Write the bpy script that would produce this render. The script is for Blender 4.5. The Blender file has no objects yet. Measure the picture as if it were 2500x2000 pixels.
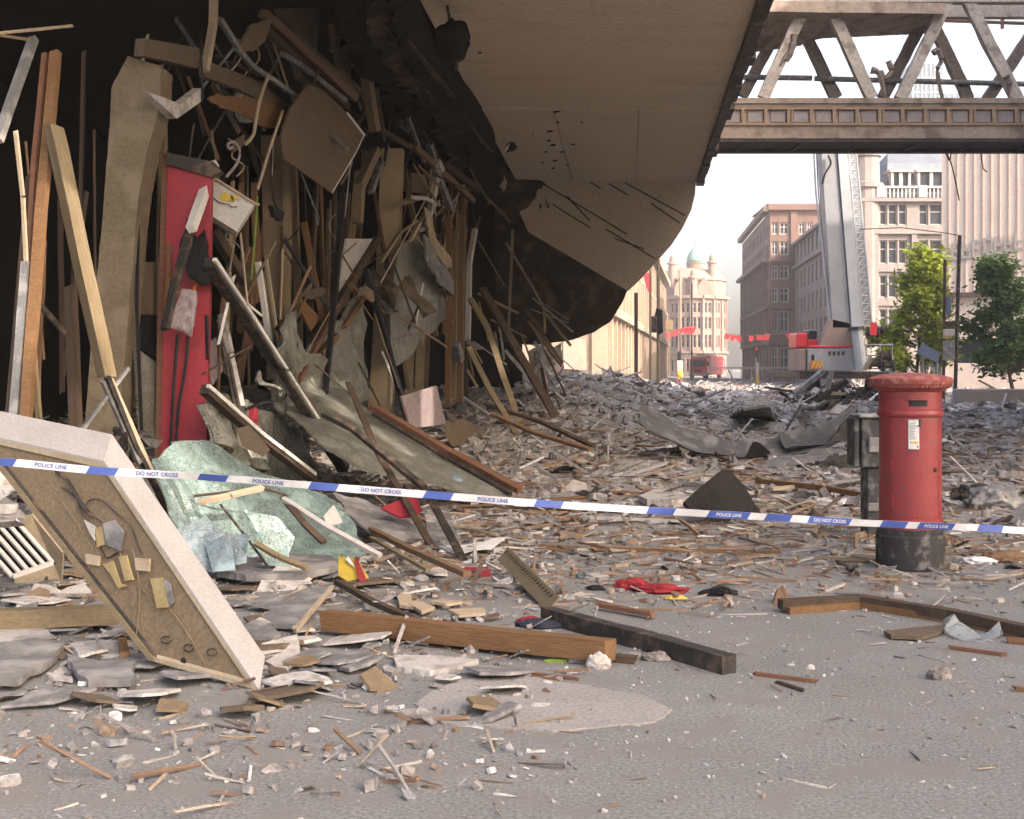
import bpy, bmesh, math, random
from mathutils import Vector, Matrix, noise
R = math.radians
random.seed(7)
V = Vector
C = bpy.context.scene.collection
SC = bpy.context.scene

HAZE = .0010
# ------------------------------------------------------------------ camera, sky, sun, exposure
FPX, CX, CY, EYE = 3150.0, 1250.0, 897.0, 1.65      # focal length / centre / horizon of the 2500 px wide photo
cam = bpy.data.cameras.new('camera'); camo = bpy.data.objects.new('camera', cam); C.objects.link(camo)
camo.location = (0, 0, EYE); camo.rotation_euler = (R(90), 0, 0)
cam.sensor_width = 36; cam.lens = 36*FPX/2500; cam.shift_y = -(1000-CY)/2500
cam.clip_start = .1; cam.clip_end = 3000
SC.camera = camo
SUN_EL, SUN_AZ = 34.0, 128.0                        # degrees; azimuth clockwise from +Y (north): sun behind the right shoulder
w = bpy.data.worlds.new('World'); SC.world = w; w.use_nodes = True
nt = w.node_tree; sky = nt.nodes.new('ShaderNodeTexSky'); sky.sky_type = 'NISHITA'; sky.sun_disc = False
sky.sun_elevation = R(SUN_EL); sky.sun_rotation = R(SUN_AZ); sky.dust_density = 6; sky.air_density = .8; sky.ozone_density = .6
bg = nt.nodes['Background']; bg.inputs[1].default_value = .15; 
tint = nt.nodes.new('ShaderNodeMix'); tint.data_type = 'RGBA'; tint.blend_type = 'MULTIPLY'; tint.inputs[0].default_value = 1; tint.inputs[7].default_value = (1.03, 1.0, .955, 1)   # warm scanned print
nt.links.new(sky.outputs[0], tint.inputs[6]); nt.links.new(tint.outputs[2], bg.inputs[0])
sl = bpy.data.lights.new('sun', 'SUN'); sl.energy = 2.0; sl.angle = R(.5); sl.color = (1, .87, .75)
so = bpy.data.objects.new('sun', sl); C.objects.link(so)
sd = V((math.sin(R(SUN_AZ))*math.cos(R(SUN_EL)), math.cos(R(SUN_AZ))*math.cos(R(SUN_EL)), math.sin(R(SUN_EL))))
so.rotation_euler = sd.to_track_quat('Z', 'Y').to_euler(); so.location = (30, -30, 40)
vs = SC.view_settings; vs.view_transform = 'Standard'; vs.look = 'None'; vs.exposure = 2.06; vs.gamma = 1; vs.use_curve_mapping = False
SC.cycles.use_denoising = True; SC.cycles.max_bounces = 9; SC.cycles.diffuse_bounces = 7; SC.cycles.volume_bounces = 0
SC.cycles.volume_step_rate = 4; SC.cycles.sample_clamp_indirect = 8

# ------------------------------------------------------------------ materials
MATS = {}
def mat(name, c1, c2=None, scale=3.0, rough=.85, bump=.25, bscale=25, c3=None, metal=0, stretch=None, isl=0, spec=.3, coord='Object', fine=.35, c3w=.12, c3scale=None):
    m = bpy.data.materials.new(name); m.use_nodes = True; t = m.node_tree; N = t.nodes; L = t.links
    b = N['Principled BSDF']; b.inputs['Roughness'].default_value = rough; b.inputs['Metallic'].default_value = metal
    b.inputs['Specular IOR Level'].default_value = spec
    tc = N.new('ShaderNodeTexCoord'); mp = N.new('ShaderNodeMapping'); L.new(tc.outputs[coord], mp.inputs[0])
    if stretch: mp.inputs['Scale'].default_value = stretch
    n1 = N.new('ShaderNodeTexNoise'); n1.inputs['Scale'].default_value = scale; n1.inputs['Detail'].default_value = 6; n1.inputs['Roughness'].default_value = .65
    L.new(mp.outputs[0], n1.inputs['Vector'])
    r1 = N.new('ShaderNodeValToRGB'); r1.color_ramp.elements[0].position = .3; r1.color_ramp.elements[1].position = .7
    c2 = c2 or tuple(x*.7 for x in c1)
    r1.color_ramp.elements[0].color = (*c2, 1); r1.color_ramp.elements[1].color = (*c1, 1)
    L.new(n1.outputs[0], r1.inputs[0]); col = r1.outputs[0]
    n2 = N.new('ShaderNodeTexNoise'); n2.inputs['Scale'].default_value = bscale; n2.inputs['Detail'].default_value = 8; n2.inputs['Roughness'].default_value = .7
    L.new(mp.outputs[0], n2.inputs['Vector'])
    def mixc(a, fac, bcol, mode='MIX'):
        x = N.new('ShaderNodeMix'); x.data_type = 'RGBA'; x.blend_type = mode
        if isinstance(fac, float): x.inputs[0].default_value = fac
        else: L.new(fac, x.inputs[0])
        L.new(a, x.inputs[6])
        if isinstance(bcol, tuple): x.inputs[7].default_value = (*bcol, 1)
        else: L.new(bcol, x.inputs[7])
        return x.outputs[2]
    if fine:
        rr = N.new('ShaderNodeValToRGB'); rr.color_ramp.elements[0].position = .35; rr.color_ramp.elements[1].position = .65
        k = 1-fine; rr.color_ramp.elements[0].color = (k, k, k, 1); rr.color_ramp.elements[1].color = (1+fine*.4,)*3+(1,)
        L.new(n2.outputs[0], rr.inputs[0]); col = mixc(col, 1.0, rr.outputs[0], 'MULTIPLY')
    if c3:
        n3 = N.new('ShaderNodeTexNoise'); n3.inputs['Scale'].default_value = c3scale or scale*2.3; n3.inputs['Detail'].default_value = 5
        L.new(mp.outputs[0], n3.inputs['Vector'])
        r3 = N.new('ShaderNodeValToRGB'); r3.color_ramp.elements[0].position = .62-c3w; r3.color_ramp.elements[1].position = .72-c3w*.6
        L.new(n3.outputs[0], r3.inputs[0]); col = mixc(col, r3.outputs[0], c3)
    if isl:
        g = N.new('ShaderNodeNewGeometry'); o = N.new('ShaderNodeObjectInfo'); ad = N.new('ShaderNodeMath'); ad.operation = 'ADD'
        L.new(g.outputs['Random Per Island'], ad.inputs[0]); L.new(o.outputs['Random'], ad.inputs[1])
        fr = N.new('ShaderNodeMath'); fr.operation = 'FRACT'; L.new(ad.outputs[0], fr.inputs[0])
        if isinstance(isl, list):
            ri = N.new('ShaderNodeValToRGB'); ri.color_ramp.interpolation = 'CONSTANT'
            els = ri.color_ramp.elements
            while len(els) < len(isl): els.new(.5)
            for i, (p, c) in enumerate(isl): els[i].position = p; els[i].color = (*c, 1)
            L.new(fr.outputs[0], ri.inputs[0]); col = mixc(col, .8, ri.outputs[0])
            if fine: col = mixc(col, 1.0, rr.outputs[0], 'MULTIPLY')
        else:
            mr = N.new('ShaderNodeMapRange'); mr.inputs[3].default_value = 1-isl; mr.inputs[4].default_value = 1+isl
            L.new(fr.outputs[0], mr.inputs[0]); hs = N.new('ShaderNodeHueSaturation'); L.new(mr.outputs[0], hs.inputs['Value']); L.new(col, hs.inputs['Color']); col = hs.outputs[0]
    L.new(col, b.inputs['Base Color'])
    if bump:
        bp = N.new('ShaderNodeBump'); bp.inputs['Strength'].default_value = bump; bp.inputs['Distance'].default_value = .02
        L.new(n2.outputs[0], bp.inputs['Height']); L.new(bp.outputs[0], b.inputs['Normal'])
    MATS[name] = m; m['p'] = 1
    return m
def crackle(name, base, line, scale, rough=.35):
    m = mat(name, base, tuple(x*.62 for x in base), 2.6, rough, 0, 26, spec=.4, c3=tuple(min(1, x*1.35) for x in base), c3scale=6, fine=.5)
    t = m.node_tree; N = t.nodes; L = t.links; b = N['Principled BSDF']
    tc = N.new('ShaderNodeTexCoord'); vo = N.new('ShaderNodeTexVoronoi'); vo.feature = 'DISTANCE_TO_EDGE'; vo.inputs['Scale'].default_value = scale
    L.new(tc.outputs['Object'], vo.inputs['Vector'])
    r = N.new('ShaderNodeValToRGB'); r.color_ramp.elements[0].position = .0; r.color_ramp.elements[1].position = .10
    r.color_ramp.elements[0].color = (1, 1, 1, 1); r.color_ramp.elements[1].color = (0, 0, 0, 1)
    L.new(vo.outputs[0], r.inputs[0])
    src = b.inputs['Base Color'].links[0].from_socket
    x = N.new('ShaderNodeMix'); x.data_type = 'RGBA'; L.new(r.outputs[0], x.inputs[0]); L.new(src, x.inputs[6]); x.inputs[7].default_value = (*line, 1)
    L.new(x.outputs[2], b.inputs['Base Color'])
    bp = N.new('ShaderNodeBump'); bp.inputs['Strength'].default_value = .5; bp.inputs['Distance'].default_value = .01
    L.new(vo.outputs[0], bp.inputs['Height']); L.new(bp.outputs[0], b.inputs['Normal'])
    return m

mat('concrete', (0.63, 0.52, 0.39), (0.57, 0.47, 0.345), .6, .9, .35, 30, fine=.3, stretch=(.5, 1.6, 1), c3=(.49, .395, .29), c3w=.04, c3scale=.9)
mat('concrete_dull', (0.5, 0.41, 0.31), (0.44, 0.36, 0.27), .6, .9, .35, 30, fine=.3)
mat('sign_grey', (.36, .345, .33), (.30, .29, .28), 2, .8, .1, 20)
mat('cabinet_grey', (.06, .06, .062), (.035, .035, .037), 3, .65, .3, 30, c3=(.17, .165, .16), fine=.3)
mat('felt_dark', (.135,.13,.13), (.085,.08,.08), 1.4, .9, .45, 14, c3=(.21,.2,.195), fine=.3)
mat('dust_board', (.34, .315, .295), (.27, .25, .235), 2.2, .95, .4, 45, fine=.35)
mat('column_cream', (.34, .265, .165), (.29, .22, .135), 2, .85, .3, 40, fine=.25)
mat('dark_brown', (.03, .023, .019), (.018, .014, .012), 3, .9, .4, 30)
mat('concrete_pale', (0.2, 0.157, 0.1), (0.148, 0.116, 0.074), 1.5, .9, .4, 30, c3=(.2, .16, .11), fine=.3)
mat('soot_and_shade', (0.012, 0.011, 0.009), (0.006, 0.005, 0.005), 2, .95, .4, 12)  # burn marks; on walls and ceilings the shop's gloom put into the colour
mat('charred', (.035, .026, .018), (.013, .010, .008), 1.2, .9, .7, 9, c3=(.07, .05, .032))  # burnt pieces; on the end wall it carries painted shade
mat('ground', (0.268, 0.261, 0.25), (0.208, 0.202, 0.193), .9, .95, .6, 55, c3=(.20, .184, .172), c3scale=3.5, fine=.5)
mat('road', (.17, .17, .175), (.13, .13, .135), .8, .9, .2, 60)
mat('rubble', (.24, .215, .20), (.13, .118, .112), 5, .95, .9, 26, c3=(.34, .30, .275), fine=.45,
    isl=[(0, (.40, .37, .355)), (.2, (.31, .285, .275)), (.38, (.48, .45, .43)), (.5, (.19, .172, .168)), (.57, (.36, .325, .30)), (.70, (.58, .55, .53)), (.79, (.34, .335, .345)), (.88, (.36, .25, .18)), (.93, (.72, .70, .69))])
mat('rubble_bed', (0.4, 0.37, 0.355), (0.2, 0.18, 0.172), 3.2, .95, 1.0, 18, c3=(.36, .325, .30), fine=.55)
mat('wood_mix', (.25, .15, .085), (.13, .08, .05), 3, .8, .3, 40, stretch=(.3, 3, 3),
    isl=[(0, (.25, .165, .11)), (.14, (.34, .27, .20)), (.28, (.19, .125, .09)), (.38, (.40, .345, .28)), (.48, (.13, .09, .07)), (.56, (.33, .19, .11)), (.63, (.50, .46, .41)), (.73, (.33, .31, .30)), (.84, (.24, .225, .22)), (.92, (.60, .57, .54))])
mat('wood_brown', (0.22, 0.13, 0.072), (0.163, 0.096, 0.053), 3, .75, .3, 30, stretch=(.25, 4, 4), fine=.4)
mat('wood_red', (0.2, 0.095, 0.055), (0.148, 0.07, 0.041), 3, .7, .3, 30, stretch=(.25, 4, 4), fine=.35)
mat('wood_orange', (0.215, 0.115, 0.052), (0.159, 0.085, 0.038), 3, .75, .3, 30, stretch=(.25, 4, 4), fine=.4)
mat('wood_tan', (0.245, 0.185, 0.11), (0.181, 0.137, 0.081), 3, .8, .25, 30, stretch=(.25, 4, 4), fine=.3)
mat('wood_pale', (0.46, 0.37, 0.265), (0.34, 0.265, 0.18), 3, .8, .25, 30, stretch=(.25, 4, 4), fine=.3)
mat('wood_dark', (.10, .065, .042), (.045, .03, .021), 3, .8, .35, 30, stretch=(.25, 4, 4), fine=.4)
mat('board_tan', (0.22, 0.16, 0.098), (0.163, 0.118, 0.073), 2, .85, .3, 40, c3=(.20, .14, .085), fine=.25)
mat('board_brown', (0.15, 0.11, 0.076), (0.111, 0.081, 0.056), 2.5, .9, .4, 40, c3=(.11, .08, .055), fine=.35)
mat('plaster', (.56, .52, .48), (.40, .365, .335), 2.5, .9, .35, 35, c3=(.28, .25, .225), fine=.22)
mat('white_paint', (0.55, 0.52, 0.49), (0.407, 0.385, 0.363), 2.5, .6, .12, 40, c3=(.40, .36, .32), fine=.15, c3w=.06)
mat('cream_paint', (0.42, 0.35, 0.25), (0.33, 0.265, 0.18), 2, .7, .2, 40, c3=(.30, .235, .15), fine=.2)
mat('case_back', (0.25, 0.185, 0.115), (0.18, 0.13, 0.08), 2.2, .85, .4, 45, c3=(.17, .125, .08), fine=.35)
mat('red_paint', (0.34, 0.035, 0.05), (0.26, 0.025, 0.036), 2, .55, .1, 40, c3=(.22, .03, .03), fine=.18, c3w=.05)
mat('post_red', (0.28, 0.033, 0.036), (0.215, 0.027, 0.029), 5, .38, .15, 60, c3=(.14, .05, .045), fine=.22, spec=.5, c3w=.02, c3scale=16)
mat('post_dust', (.27, .075, .065), (.23, .045, .04), 9, .8, .15, 60, c3=(.32, .15, .125), fine=.18, c3w=.15)
mat('post_black', (.045, .042, .042), (.025, .024, .025), 5, .7, .25, 50, c3=(.14, .125, .115), fine=.3, c3w=.10)
mat('metal_grey', (.24, .235, .23), (.16, .155, .15), 3, .5, .2, 40, c3=(.33, .31, .29), metal=.3, fine=.25)
mat('metal_dark', (.055, .048, .042), (.028, .024, .022), 4, .6, .3, 40, c3=(.12, .08, .055), metal=.2, fine=.35)
mat('steel_lit', (0.72, 0.69, 0.64), (0.58, 0.55, 0.5), 4, .35, .1, 40, fine=.15)  # sunlight on edges and tubes put into the pale colour
mat('felt', (.20, .19, .188), (.15, .142, .14), 1.6, .9, .45, 14, c3=(.28, .262, .25), fine=.25)
mat('paint_black', (.018, .018, .020), (.010, .010, .012), 4, .6, .2, 40)
mat('rubber', (.03, .03, .032), None, 5, .9, .2, 40)
mat('cloth_black', (.020, .019, .022), (.010, .010, .011), 9, .95, .5, 25)
mat('cloth_pink', (.40, .32, .32), (.28, .22, .22), 5, .95, .4, 25)
mat('cloth_red', (.34, .030, .040), (.17, .015, .022), 10, .95, .6, 30)
mat('cloth_navy', (.05, .05, .075), (.022, .022, .032), 10, .9, .5, 30)
mat('paper', (.68, .66, .64), (.56, .54, .52), 4, .9, .2, 30, fine=.12)
mat('yellow', (.62, .45, .06), (.52, .36, .05), 4, .7, .1, 30, fine=.15)
mat('tag_yellow', (0.38, 0.29, 0.14), (0.296, 0.226, 0.109), 6, .8, .15, 30, fine=.2)
mat('orange', (.62, .20, .035), (.5, .14, .03), 4, .7, .1, 30)
mat('green', (.20, .30, .05), (.14, .2, .03), 6, .8, .2, 30)
mat('blue_cloth', (.13, .17, .25), (.10, .13, .2), 4, .8, .2, 30)
mat('tape_white', (0.6, 0.6, 0.62), (0.456, 0.456, 0.471), 6, .45, .1, 30, fine=.1)
mat('tape_blue', (0.06, 0.1, 0.34), (0.046, 0.076, 0.258), 6, .45, .1, 30, fine=.1)
mat('rock', (.27, .235, .215), (.16, .138, .126), 9, .95, .8, 25, c3=(.34, .3, .27), fine=.4)
crackle('glass_teal', (.165, .225, .208), (.225, .29, .27), 40, .22)
crackle('glass_grey', (.165, .16, .13), (.27, .265, .23), 30, .3)
crackle('glass_blue', (.215, .28, .31), (.28, .345, .37), 75, .18)
mat('film', (.40, .43, .44), (.32, .35, .36), 6, .25, .2, 14, fine=.1)
t = MATS['film'].node_tree; b_ = t.nodes['Principled BSDF']; tb = t.nodes.new('ShaderNodeBsdfTransparent'); mx_ = t.nodes.new('ShaderNodeMixShader'); mx_.inputs[0].default_value = .62
t.links.new(b_.outputs[0], mx_.inputs[1]); t.links.new(tb.outputs[0], mx_.inputs[2]); t.links.new(mx_.outputs[0], t.nodes['Material Output'].inputs[0])
mat('stripe_wall', (0.66, 0.56, 0.5), (0.6, 0.5, 0.445), .5, .85, .1, 8, fine=.1)
mat('stripe_rib', (0.42, 0.33, 0.28), (0.319, 0.251, 0.213), 1, .8, .1, 8)
mat('stone', (0.27, 0.235, 0.225), (0.215, 0.187, 0.178), .35, .9, .25, 4, c3=(.25, .22, .2), fine=.2)
mat('stone_pink', (0.36, 0.255, 0.215), (0.266, 0.189, 0.159), .3, .9, .25, 4, c3=(.34, .25, .21), fine=.2)
mat('stone_cream', (0.44, 0.335, 0.255), (0.35, 0.265, 0.2), .3, .9, .2, 4, fine=.15)
mat('brick', (0.2, 0.125, 0.105), (0.152, 0.095, 0.08), .6, .9, .2, 12, fine=.3)
mat('brick_dull', (0.235, 0.175, 0.16), (0.183, 0.136, 0.125), .5, .9, .2, 8, fine=.25)
mat('slate', (.17, .19, .22), (.13, .145, .17), 1.2, .6, .2, 10, fine=.25)
mat('copper', (.26, .42, .37), (.2, .33, .3), 1, .6, .1, 8)
mat('trim', (0.46, 0.42, 0.4), (0.4, 0.36, 0.34), 1, .8, .1, 10, fine=.1)
mat('pane', (.035, .042, .055), (.02, .024, .032), 1, .35, .0, 10, fine=.2, spec=.25)
mat('white_board', (0.36, 0.33, 0.315), (0.3, 0.275, 0.26), 3, .8, .3, 70, fine=.16)
mat('sun_blocker_wall', (.66, .60, .52), (.58, .52, .45), .4, .85, .1, 6, fine=.1)  # pale so the unseen store bounces light onto the street
mat('tower_glass', (0.1, 0.16, 0.22), (0.078, 0.125, 0.172), .08, .25, 0, 3, fine=.1)
mat('crane_grey', (0.36, 0.36, 0.37), (0.266, 0.266, 0.274), .8, .5, .1, 12, c3=(.3, .29, .28), fine=.12, c3w=.05)
mat('crane_pale', (0.5, 0.51, 0.525), (0.37, 0.377, 0.389), .8, .45, .05, 12, fine=.08)
mat('crane_blue', (0.34, 0.37, 0.39), (0.252, 0.274, 0.289), .8, .5, .05, 12, fine=.1)
mat('bus_red', (0.7, 0.04, 0.055), (0.546, 0.031, 0.043), .8, .35, .0, 10, fine=.08, spec=.5)
mat('leaf_lime', (0.33, 0.385, 0.05), (0.2, 0.245, 0.03), .8, .7, 0, 5, isl=.45, fine=.2)
mat('leaf_green', (0.105, 0.175, 0.055), (0.06, 0.1, 0.03), .8, .7, 0, 5, isl=.5, fine=.2)
mat('bark', (.10, .075, .055), (.06, .045, .035), 4, .9, .5, 20)
mat('bridge_stone', (0.45, 0.355, 0.285), (0.333, 0.263, 0.211), .8, .85, .3, 10, c3=(.2, .15, .115), fine=.25)
mat('bridge_gold', (0.4, 0.275, 0.185), (0.296, 0.204, 0.137), 1.5, .7, .15, 14, fine=.2)
mat('bridge_panel', (0.36, 0.31, 0.3), (0.266, 0.229, 0.222), 1, .5, .1, 14, fine=.2)
mat('bridge_dark', (.105, .085, .078), (.06, .048, .045), 1.2, .85, .3, 10, fine=.3)
mat('truss_pale', (0.62, 0.54, 0.47), (0.459, 0.4, 0.348), 1.6, .8, .4, 12, c3=(.30, .25, .21), fine=.3, c3w=.05)
mat('truss_dark', (0.27, 0.215, 0.185), (0.211, 0.168, 0.144), 1.6, .8, .4, 12, fine=.35)
for lm in ('leaf_lime', 'leaf_green'):
    t = MATS[lm].node_tree; b = t.nodes['Principled BSDF']; tr = t.nodes.new('ShaderNodeBsdfTranslucent'); mx = t.nodes.new('ShaderNodeMixShader')
    mx.inputs[0].default_value = .45; t.links.new(b.inputs['Base Color'].links[0].from_socket, tr.inputs[0])
    t.links.new(b.outputs[0], mx.inputs[1]); t.links.new(tr.outputs[0], mx.inputs[2]); t.links.new(mx.outputs[0], t.nodes['Material Output'].inputs[0])

# ------------------------------------------------------------------ helpers
def P(px, py, Y): return V(((px-CX)/FPX*Y, Y, EYE-(py-CY)/FPX*Y))
def gy(py, z=0): return (EYE-z)*FPX/(py-CY)                # distance at which a picture row meets the ground
def G(px, py, z=0): return P(px, py, gy(py, z))
def FY(px): return 6.44/(.197-(px-CX)/FPX)                 # distance of the wrecked shop front along a column of the picture
def D(px, py, off=0): return P(px, py, FY(px)+off)
def tag(o, label=None, cat=None, group=None, kind=None):
    if cat and not kind: kind = 'thing'
    for k, v in (('label', label), ('category', cat), ('group', group), ('kind', kind)):
        if v: o[k] = v
    return o
def thing(name, loc, label, cat, group=None):
    o = bpy.data.objects.new(name, None); C.objects.link(o); o.location = loc; o.empty_display_size = .2
    return tag(o, label, cat, group)
def root_of(o):
    loc = V((0, 0, 0))
    while o: loc = loc+o.location; o = o.parent
    return loc
def mk(name, vf, m, parent=None, label=None, cat=None, group=None, kind=None, M=None, smooth=False, origin=None):
    """one mesh object from world-space verts/faces (or local ones with matrix M)"""
    vs_, fs = vf; me = bpy.data.meshes.new(name)
    if M is None:
        if parent: o0 = root_of(parent)
        elif origin is not None: o0 = V(origin)
        else:
            xs = [v[0] for v in vs_]; ys = [v[1] for v in vs_]; zs = [v[2] for v in vs_]
            o0 = V(((min(xs)+max(xs))/2, (min(ys)+max(ys))/2, min(zs)))
        vs_ = [(v[0]-o0.x, v[1]-o0.y, v[2]-o0.z) for v in vs_]
    me.from_pydata([tuple(v) for v in vs_], [], fs); me.update()
    mm = MATS[m] if isinstance(m, str) else m
    me.materials.append(mm)
    if smooth: me.polygons.foreach_set('use_smooth', [True]*len(me.polygons))
    o = bpy.data.objects.new(name, me); C.objects.link(o)
    if parent: o.parent = parent
    if M is not None: o.matrix_local = (Matrix.Translation(-root_of(parent)) @ M) if parent else M
    elif not parent: o.location = o0
    return tag(o, label, cat, group, kind)
def from_bm(bm):
    bm.verts.index_update(); r = ([v.co.copy() for v in bm.verts], [[v.index for v in f.verts] for f in bm.faces]); bm.free(); return r
def join(*vfs):
    vs_, fs = [], []
    for v, f in vfs:
        n = len(vs_); vs_ += list(v); fs += [[i+n for i in q] for q in f]
    return vs_, fs
def box(x0, x1, y0, y1, z0, z1):
    v = [V(p) for p in ((x0,y0,z0),(x1,y0,z0),(x1,y1,z0),(x0,y1,z0),(x0,y0,z1),(x1,y0,z1),(x1,y1,z1),(x0,y1,z1))]
    return v, [[0,3,2,1],[4,5,6,7],[0,1,5,4],[1,2,6,5],[2,3,7,6],[3,0,4,7]]
def xf(vf, M): return [M @ V(v) for v in vf[0]], vf[1]
def bevel(vf, w, seg=2):
    bm = bmesh.new(); vv = [bm.verts.new(v) for v in vf[0]]
    for f in vf[1]: bm.faces.new([vv[i] for i in f])
    bmesh.ops.bevel(bm, geom=list(bm.edges), offset=w, segments=seg, affect='EDGES', clamp_overlap=True)
    return from_bm(bm)
def axes(a, b, roll=0, up=V((0, 0, 1))):
    d = (b-a); L = d.length; x = d.normalized()
    if abs(x.dot(up)) > .97: up = V((0, 1, 0))
    z = (up-x*up.dot(x)).normalized(); y = z.cross(x)
    M = Matrix((( x.x, y.x, z.x, a.x), (x.y, y.y, z.y, a.y), (x.z, y.z, z.z, a.z), (0, 0, 0, 1)))
    if roll: M = M @ Matrix.Rotation(roll, 4, 'X')
    return M, L
def bar(L, w, h, jit=.0, seg=None, bend=0, split=0, taper=0):
    """bar along +X in its own frame, worn section and torn ends"""
    seg = seg or max(2, min(14, int(L/.25)+1)); v, f = [], []
    ph = random.random()*9
    for i in range(seg+1):
        t = i/seg; x = t*L; k = 1-taper*t
        oz = bend*math.sin(t*math.pi); dy = noise.noise(V((x*1.3, ph, 0)))*jit; dz = noise.noise(V((x*1.3, ph, 5)))*jit
        for j, (sy, sz) in enumerate(((-1,-1),(1,-1),(1,1),(-1,1))):
            e = 0
            if split and i in (0, seg): e = random.uniform(0, split)*(1 if i == 0 else -1)
            q = jit*.35
            v.append(V((x+e, sy*w/2*k+dy+random.uniform(-q, q), sz*h/2*k+dz+oz+random.uniform(-q, q))))
        if i:
            a = (i-1)*4; c = i*4
            for j in range(4): f.append([a+j, a+(j+1)%4, c+(j+1)%4, c+j])
    f.append([3, 2, 1, 0]); n = seg*4; f.append([n, n+1, n+2, n+3])
    return v, f
def beam(name, label, cat, a, b, w, h, m, group=None, roll=0, parent=None, jit=.006, bend=0, split=.05, taper=0, seg=None):
    M, L = axes(V(a), V(b), roll)
    vf = bar(L, w, h, jit, seg, bend, split, taper)
    return mk(name, vf, m, parent, label, cat, group, M=M)
def tube(pts, r, n=6, close=False):
    pts = [V(p) for p in pts]; v, f = [], []
    rr = r if callable(r) else (lambda t: r)
    for i, p in enumerate(pts):
        d = (pts[min(i+1, len(pts)-1)]-pts[max(i-1, 0)]).normalized()
        u = d.cross(V((0, 0, 1)));  u = u if u.length > .05 else d.cross(V((1, 0, 0)))
        u.normalize(); w_ = d.cross(u); q = rr(i/max(1, len(pts)-1))
        for k in range(n):
            a = 2*math.pi*k/n; v.append(p+u*math.cos(a)*q+w_*math.sin(a)*q)
        if i:
            for k in range(n): f.append([(i-1)*n+k, (i-1)*n+(k+1)%n, i*n+(k+1)%n, i*n+k])
    f.append(list(range(n))[::-1]); f.append([(len(pts)-1)*n+k for k in range(n)])
    return v, f
def spline(pts, k=6):
    pts = [V(p) for p in pts]; out = []
    for i in range(len(pts)-1):
        p0 = pts[max(i-1, 0)]; p1 = pts[i]; p2 = pts[i+1]; p3 = pts[min(i+2, len(pts)-1)]
        for j in range(k):
            t = j/k
            out.append(.5*((2*p1)+(p2-p0)*t+(2*p0-5*p1+4*p2-p3)*t*t+(3*p1-p0-3*p2+p3)*t**3))
    return out+[pts[-1]]
def lathe(prof, n=48, c=V((0, 0, 0))):
    v, f = [], []
    for (r, z) in prof:
        for k in range(n):
            a = 2*math.pi*k/n; v.append(V((c.x+r*math.cos(a), c.y+r*math.sin(a), c.z+z)))
    for i in range(len(prof)-1):
        for k in range(n): f.append([i*n+k, i*n+(k+1)%n, (i+1)*n+(k+1)%n, (i+1)*n+k])
    f.append([k for k in range(n)][::-1]); f.append([(len(prof)-1)*n+k for k in range(n)])
    return v, f
def plate(pts, th, torn=0, crumple=0, cuts=0, cfreq=2.0, dirv=None, curl=None):
    """a thick sheet through the given 3-D outline; torn = ragged edge, crumple = folds"""
    pts = [V(p) for p in pts]
    nrm = V((0, 0, 0))
    for i in range(len(pts)):
        a, b = pts[i], pts[(i+1) % len(pts)]
        nrm += V(((a.y-b.y)*(a.z+b.z), (a.z-b.z)*(a.x+b.x), (a.x-b.x)*(a.y+b.y)))
    nrm.normalize()
    c = sum(pts, V())/len(pts)
    if nrm.dot(V((0, 0, EYE))-c) > 0: nrm = -nrm           # push thickness away from the viewer's side
    if torn:
        q = []
        for i in range(len(pts)):
            a, b = pts[i], pts[(i+1) % len(pts)]; L = (b-a).length; k = max(2, min(12, int(L/(torn*3)))); q.append(a)
            s = (b-a).cross(nrm).normalized()
            for j in range(1, k): q.append(a.lerp(b, (j+random.uniform(-.25, .25))/k)+s*random.uniform(-torn, torn)*.6)
        pts = q
    bm = bmesh.new(); vv = [bm.verts.new(p) for p in pts]; f = bm.faces.new(vv)
    bmesh.ops.triangulate(bm, faces=[f])
    if cuts:
        for _ in range(cuts): bmesh.ops.subdivide_edges(bm, edges=list(bm.edges), cuts=1, use_grid_fill=True)
        bmesh.ops.triangulate(bm, faces=list(bm.faces))
    if crumple:
        off = V((random.random()*50, random.random()*50, 0))
        for v in bm.verts:
            n1 = noise.noise(v.co*cfreq+off); n2 = abs(noise.noise(v.co*cfreq*2.3+off))
            v.co += nrm*(n1*crumple+(.5-n2)*crumple*.6)
    geom = list(bm.faces)
    r = bmesh.ops.extrude_face_region(bm, geom=geom)
    for e in r['geom']:
        if isinstance(e, bmesh.types.BMVert): e.co += nrm*th
    bmesh.ops.recalc_face_normals(bm, faces=list(bm.faces))
    return from_bm(bm)
def sheet(name, label, cat, pts, th, m, group=None, parent=None, smooth=False, **k):
    return mk(name, plate(pts, th, **k), m, parent, label, cat, group, smooth=smooth)
def chunk(sx, sy, sz, jit=.3, n=None):
    """irregular broken piece: a jittered polygon slab"""
    n = n or random.randint(4, 7); ang = sorted((i+random.uniform(-.35, .35))*2*math.pi/n for i in range(n)); v = []
    for z in (0, 1):
        for i, a in enumerate(ang):
            r = 1-random.uniform(0, jit) if z == 0 else 1
            if z: b = v[i]; v.append(V((b.x*(1-random.uniform(0, .12)), b.y*(1-random.uniform(0, .12)), sz*random.uniform(1-jit, 1))))
            else: v.append(V((math.cos(a)*sx/2*r, math.sin(a)*sy/2*r, random.uniform(-.1, .1)*sz)))
    f = [list(range(n))[::-1], list(range(n, 2*n))]+[[i, (i+1) % n, n+(i+1) % n, n+i] for i in range(n)]
    return v, f
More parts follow.
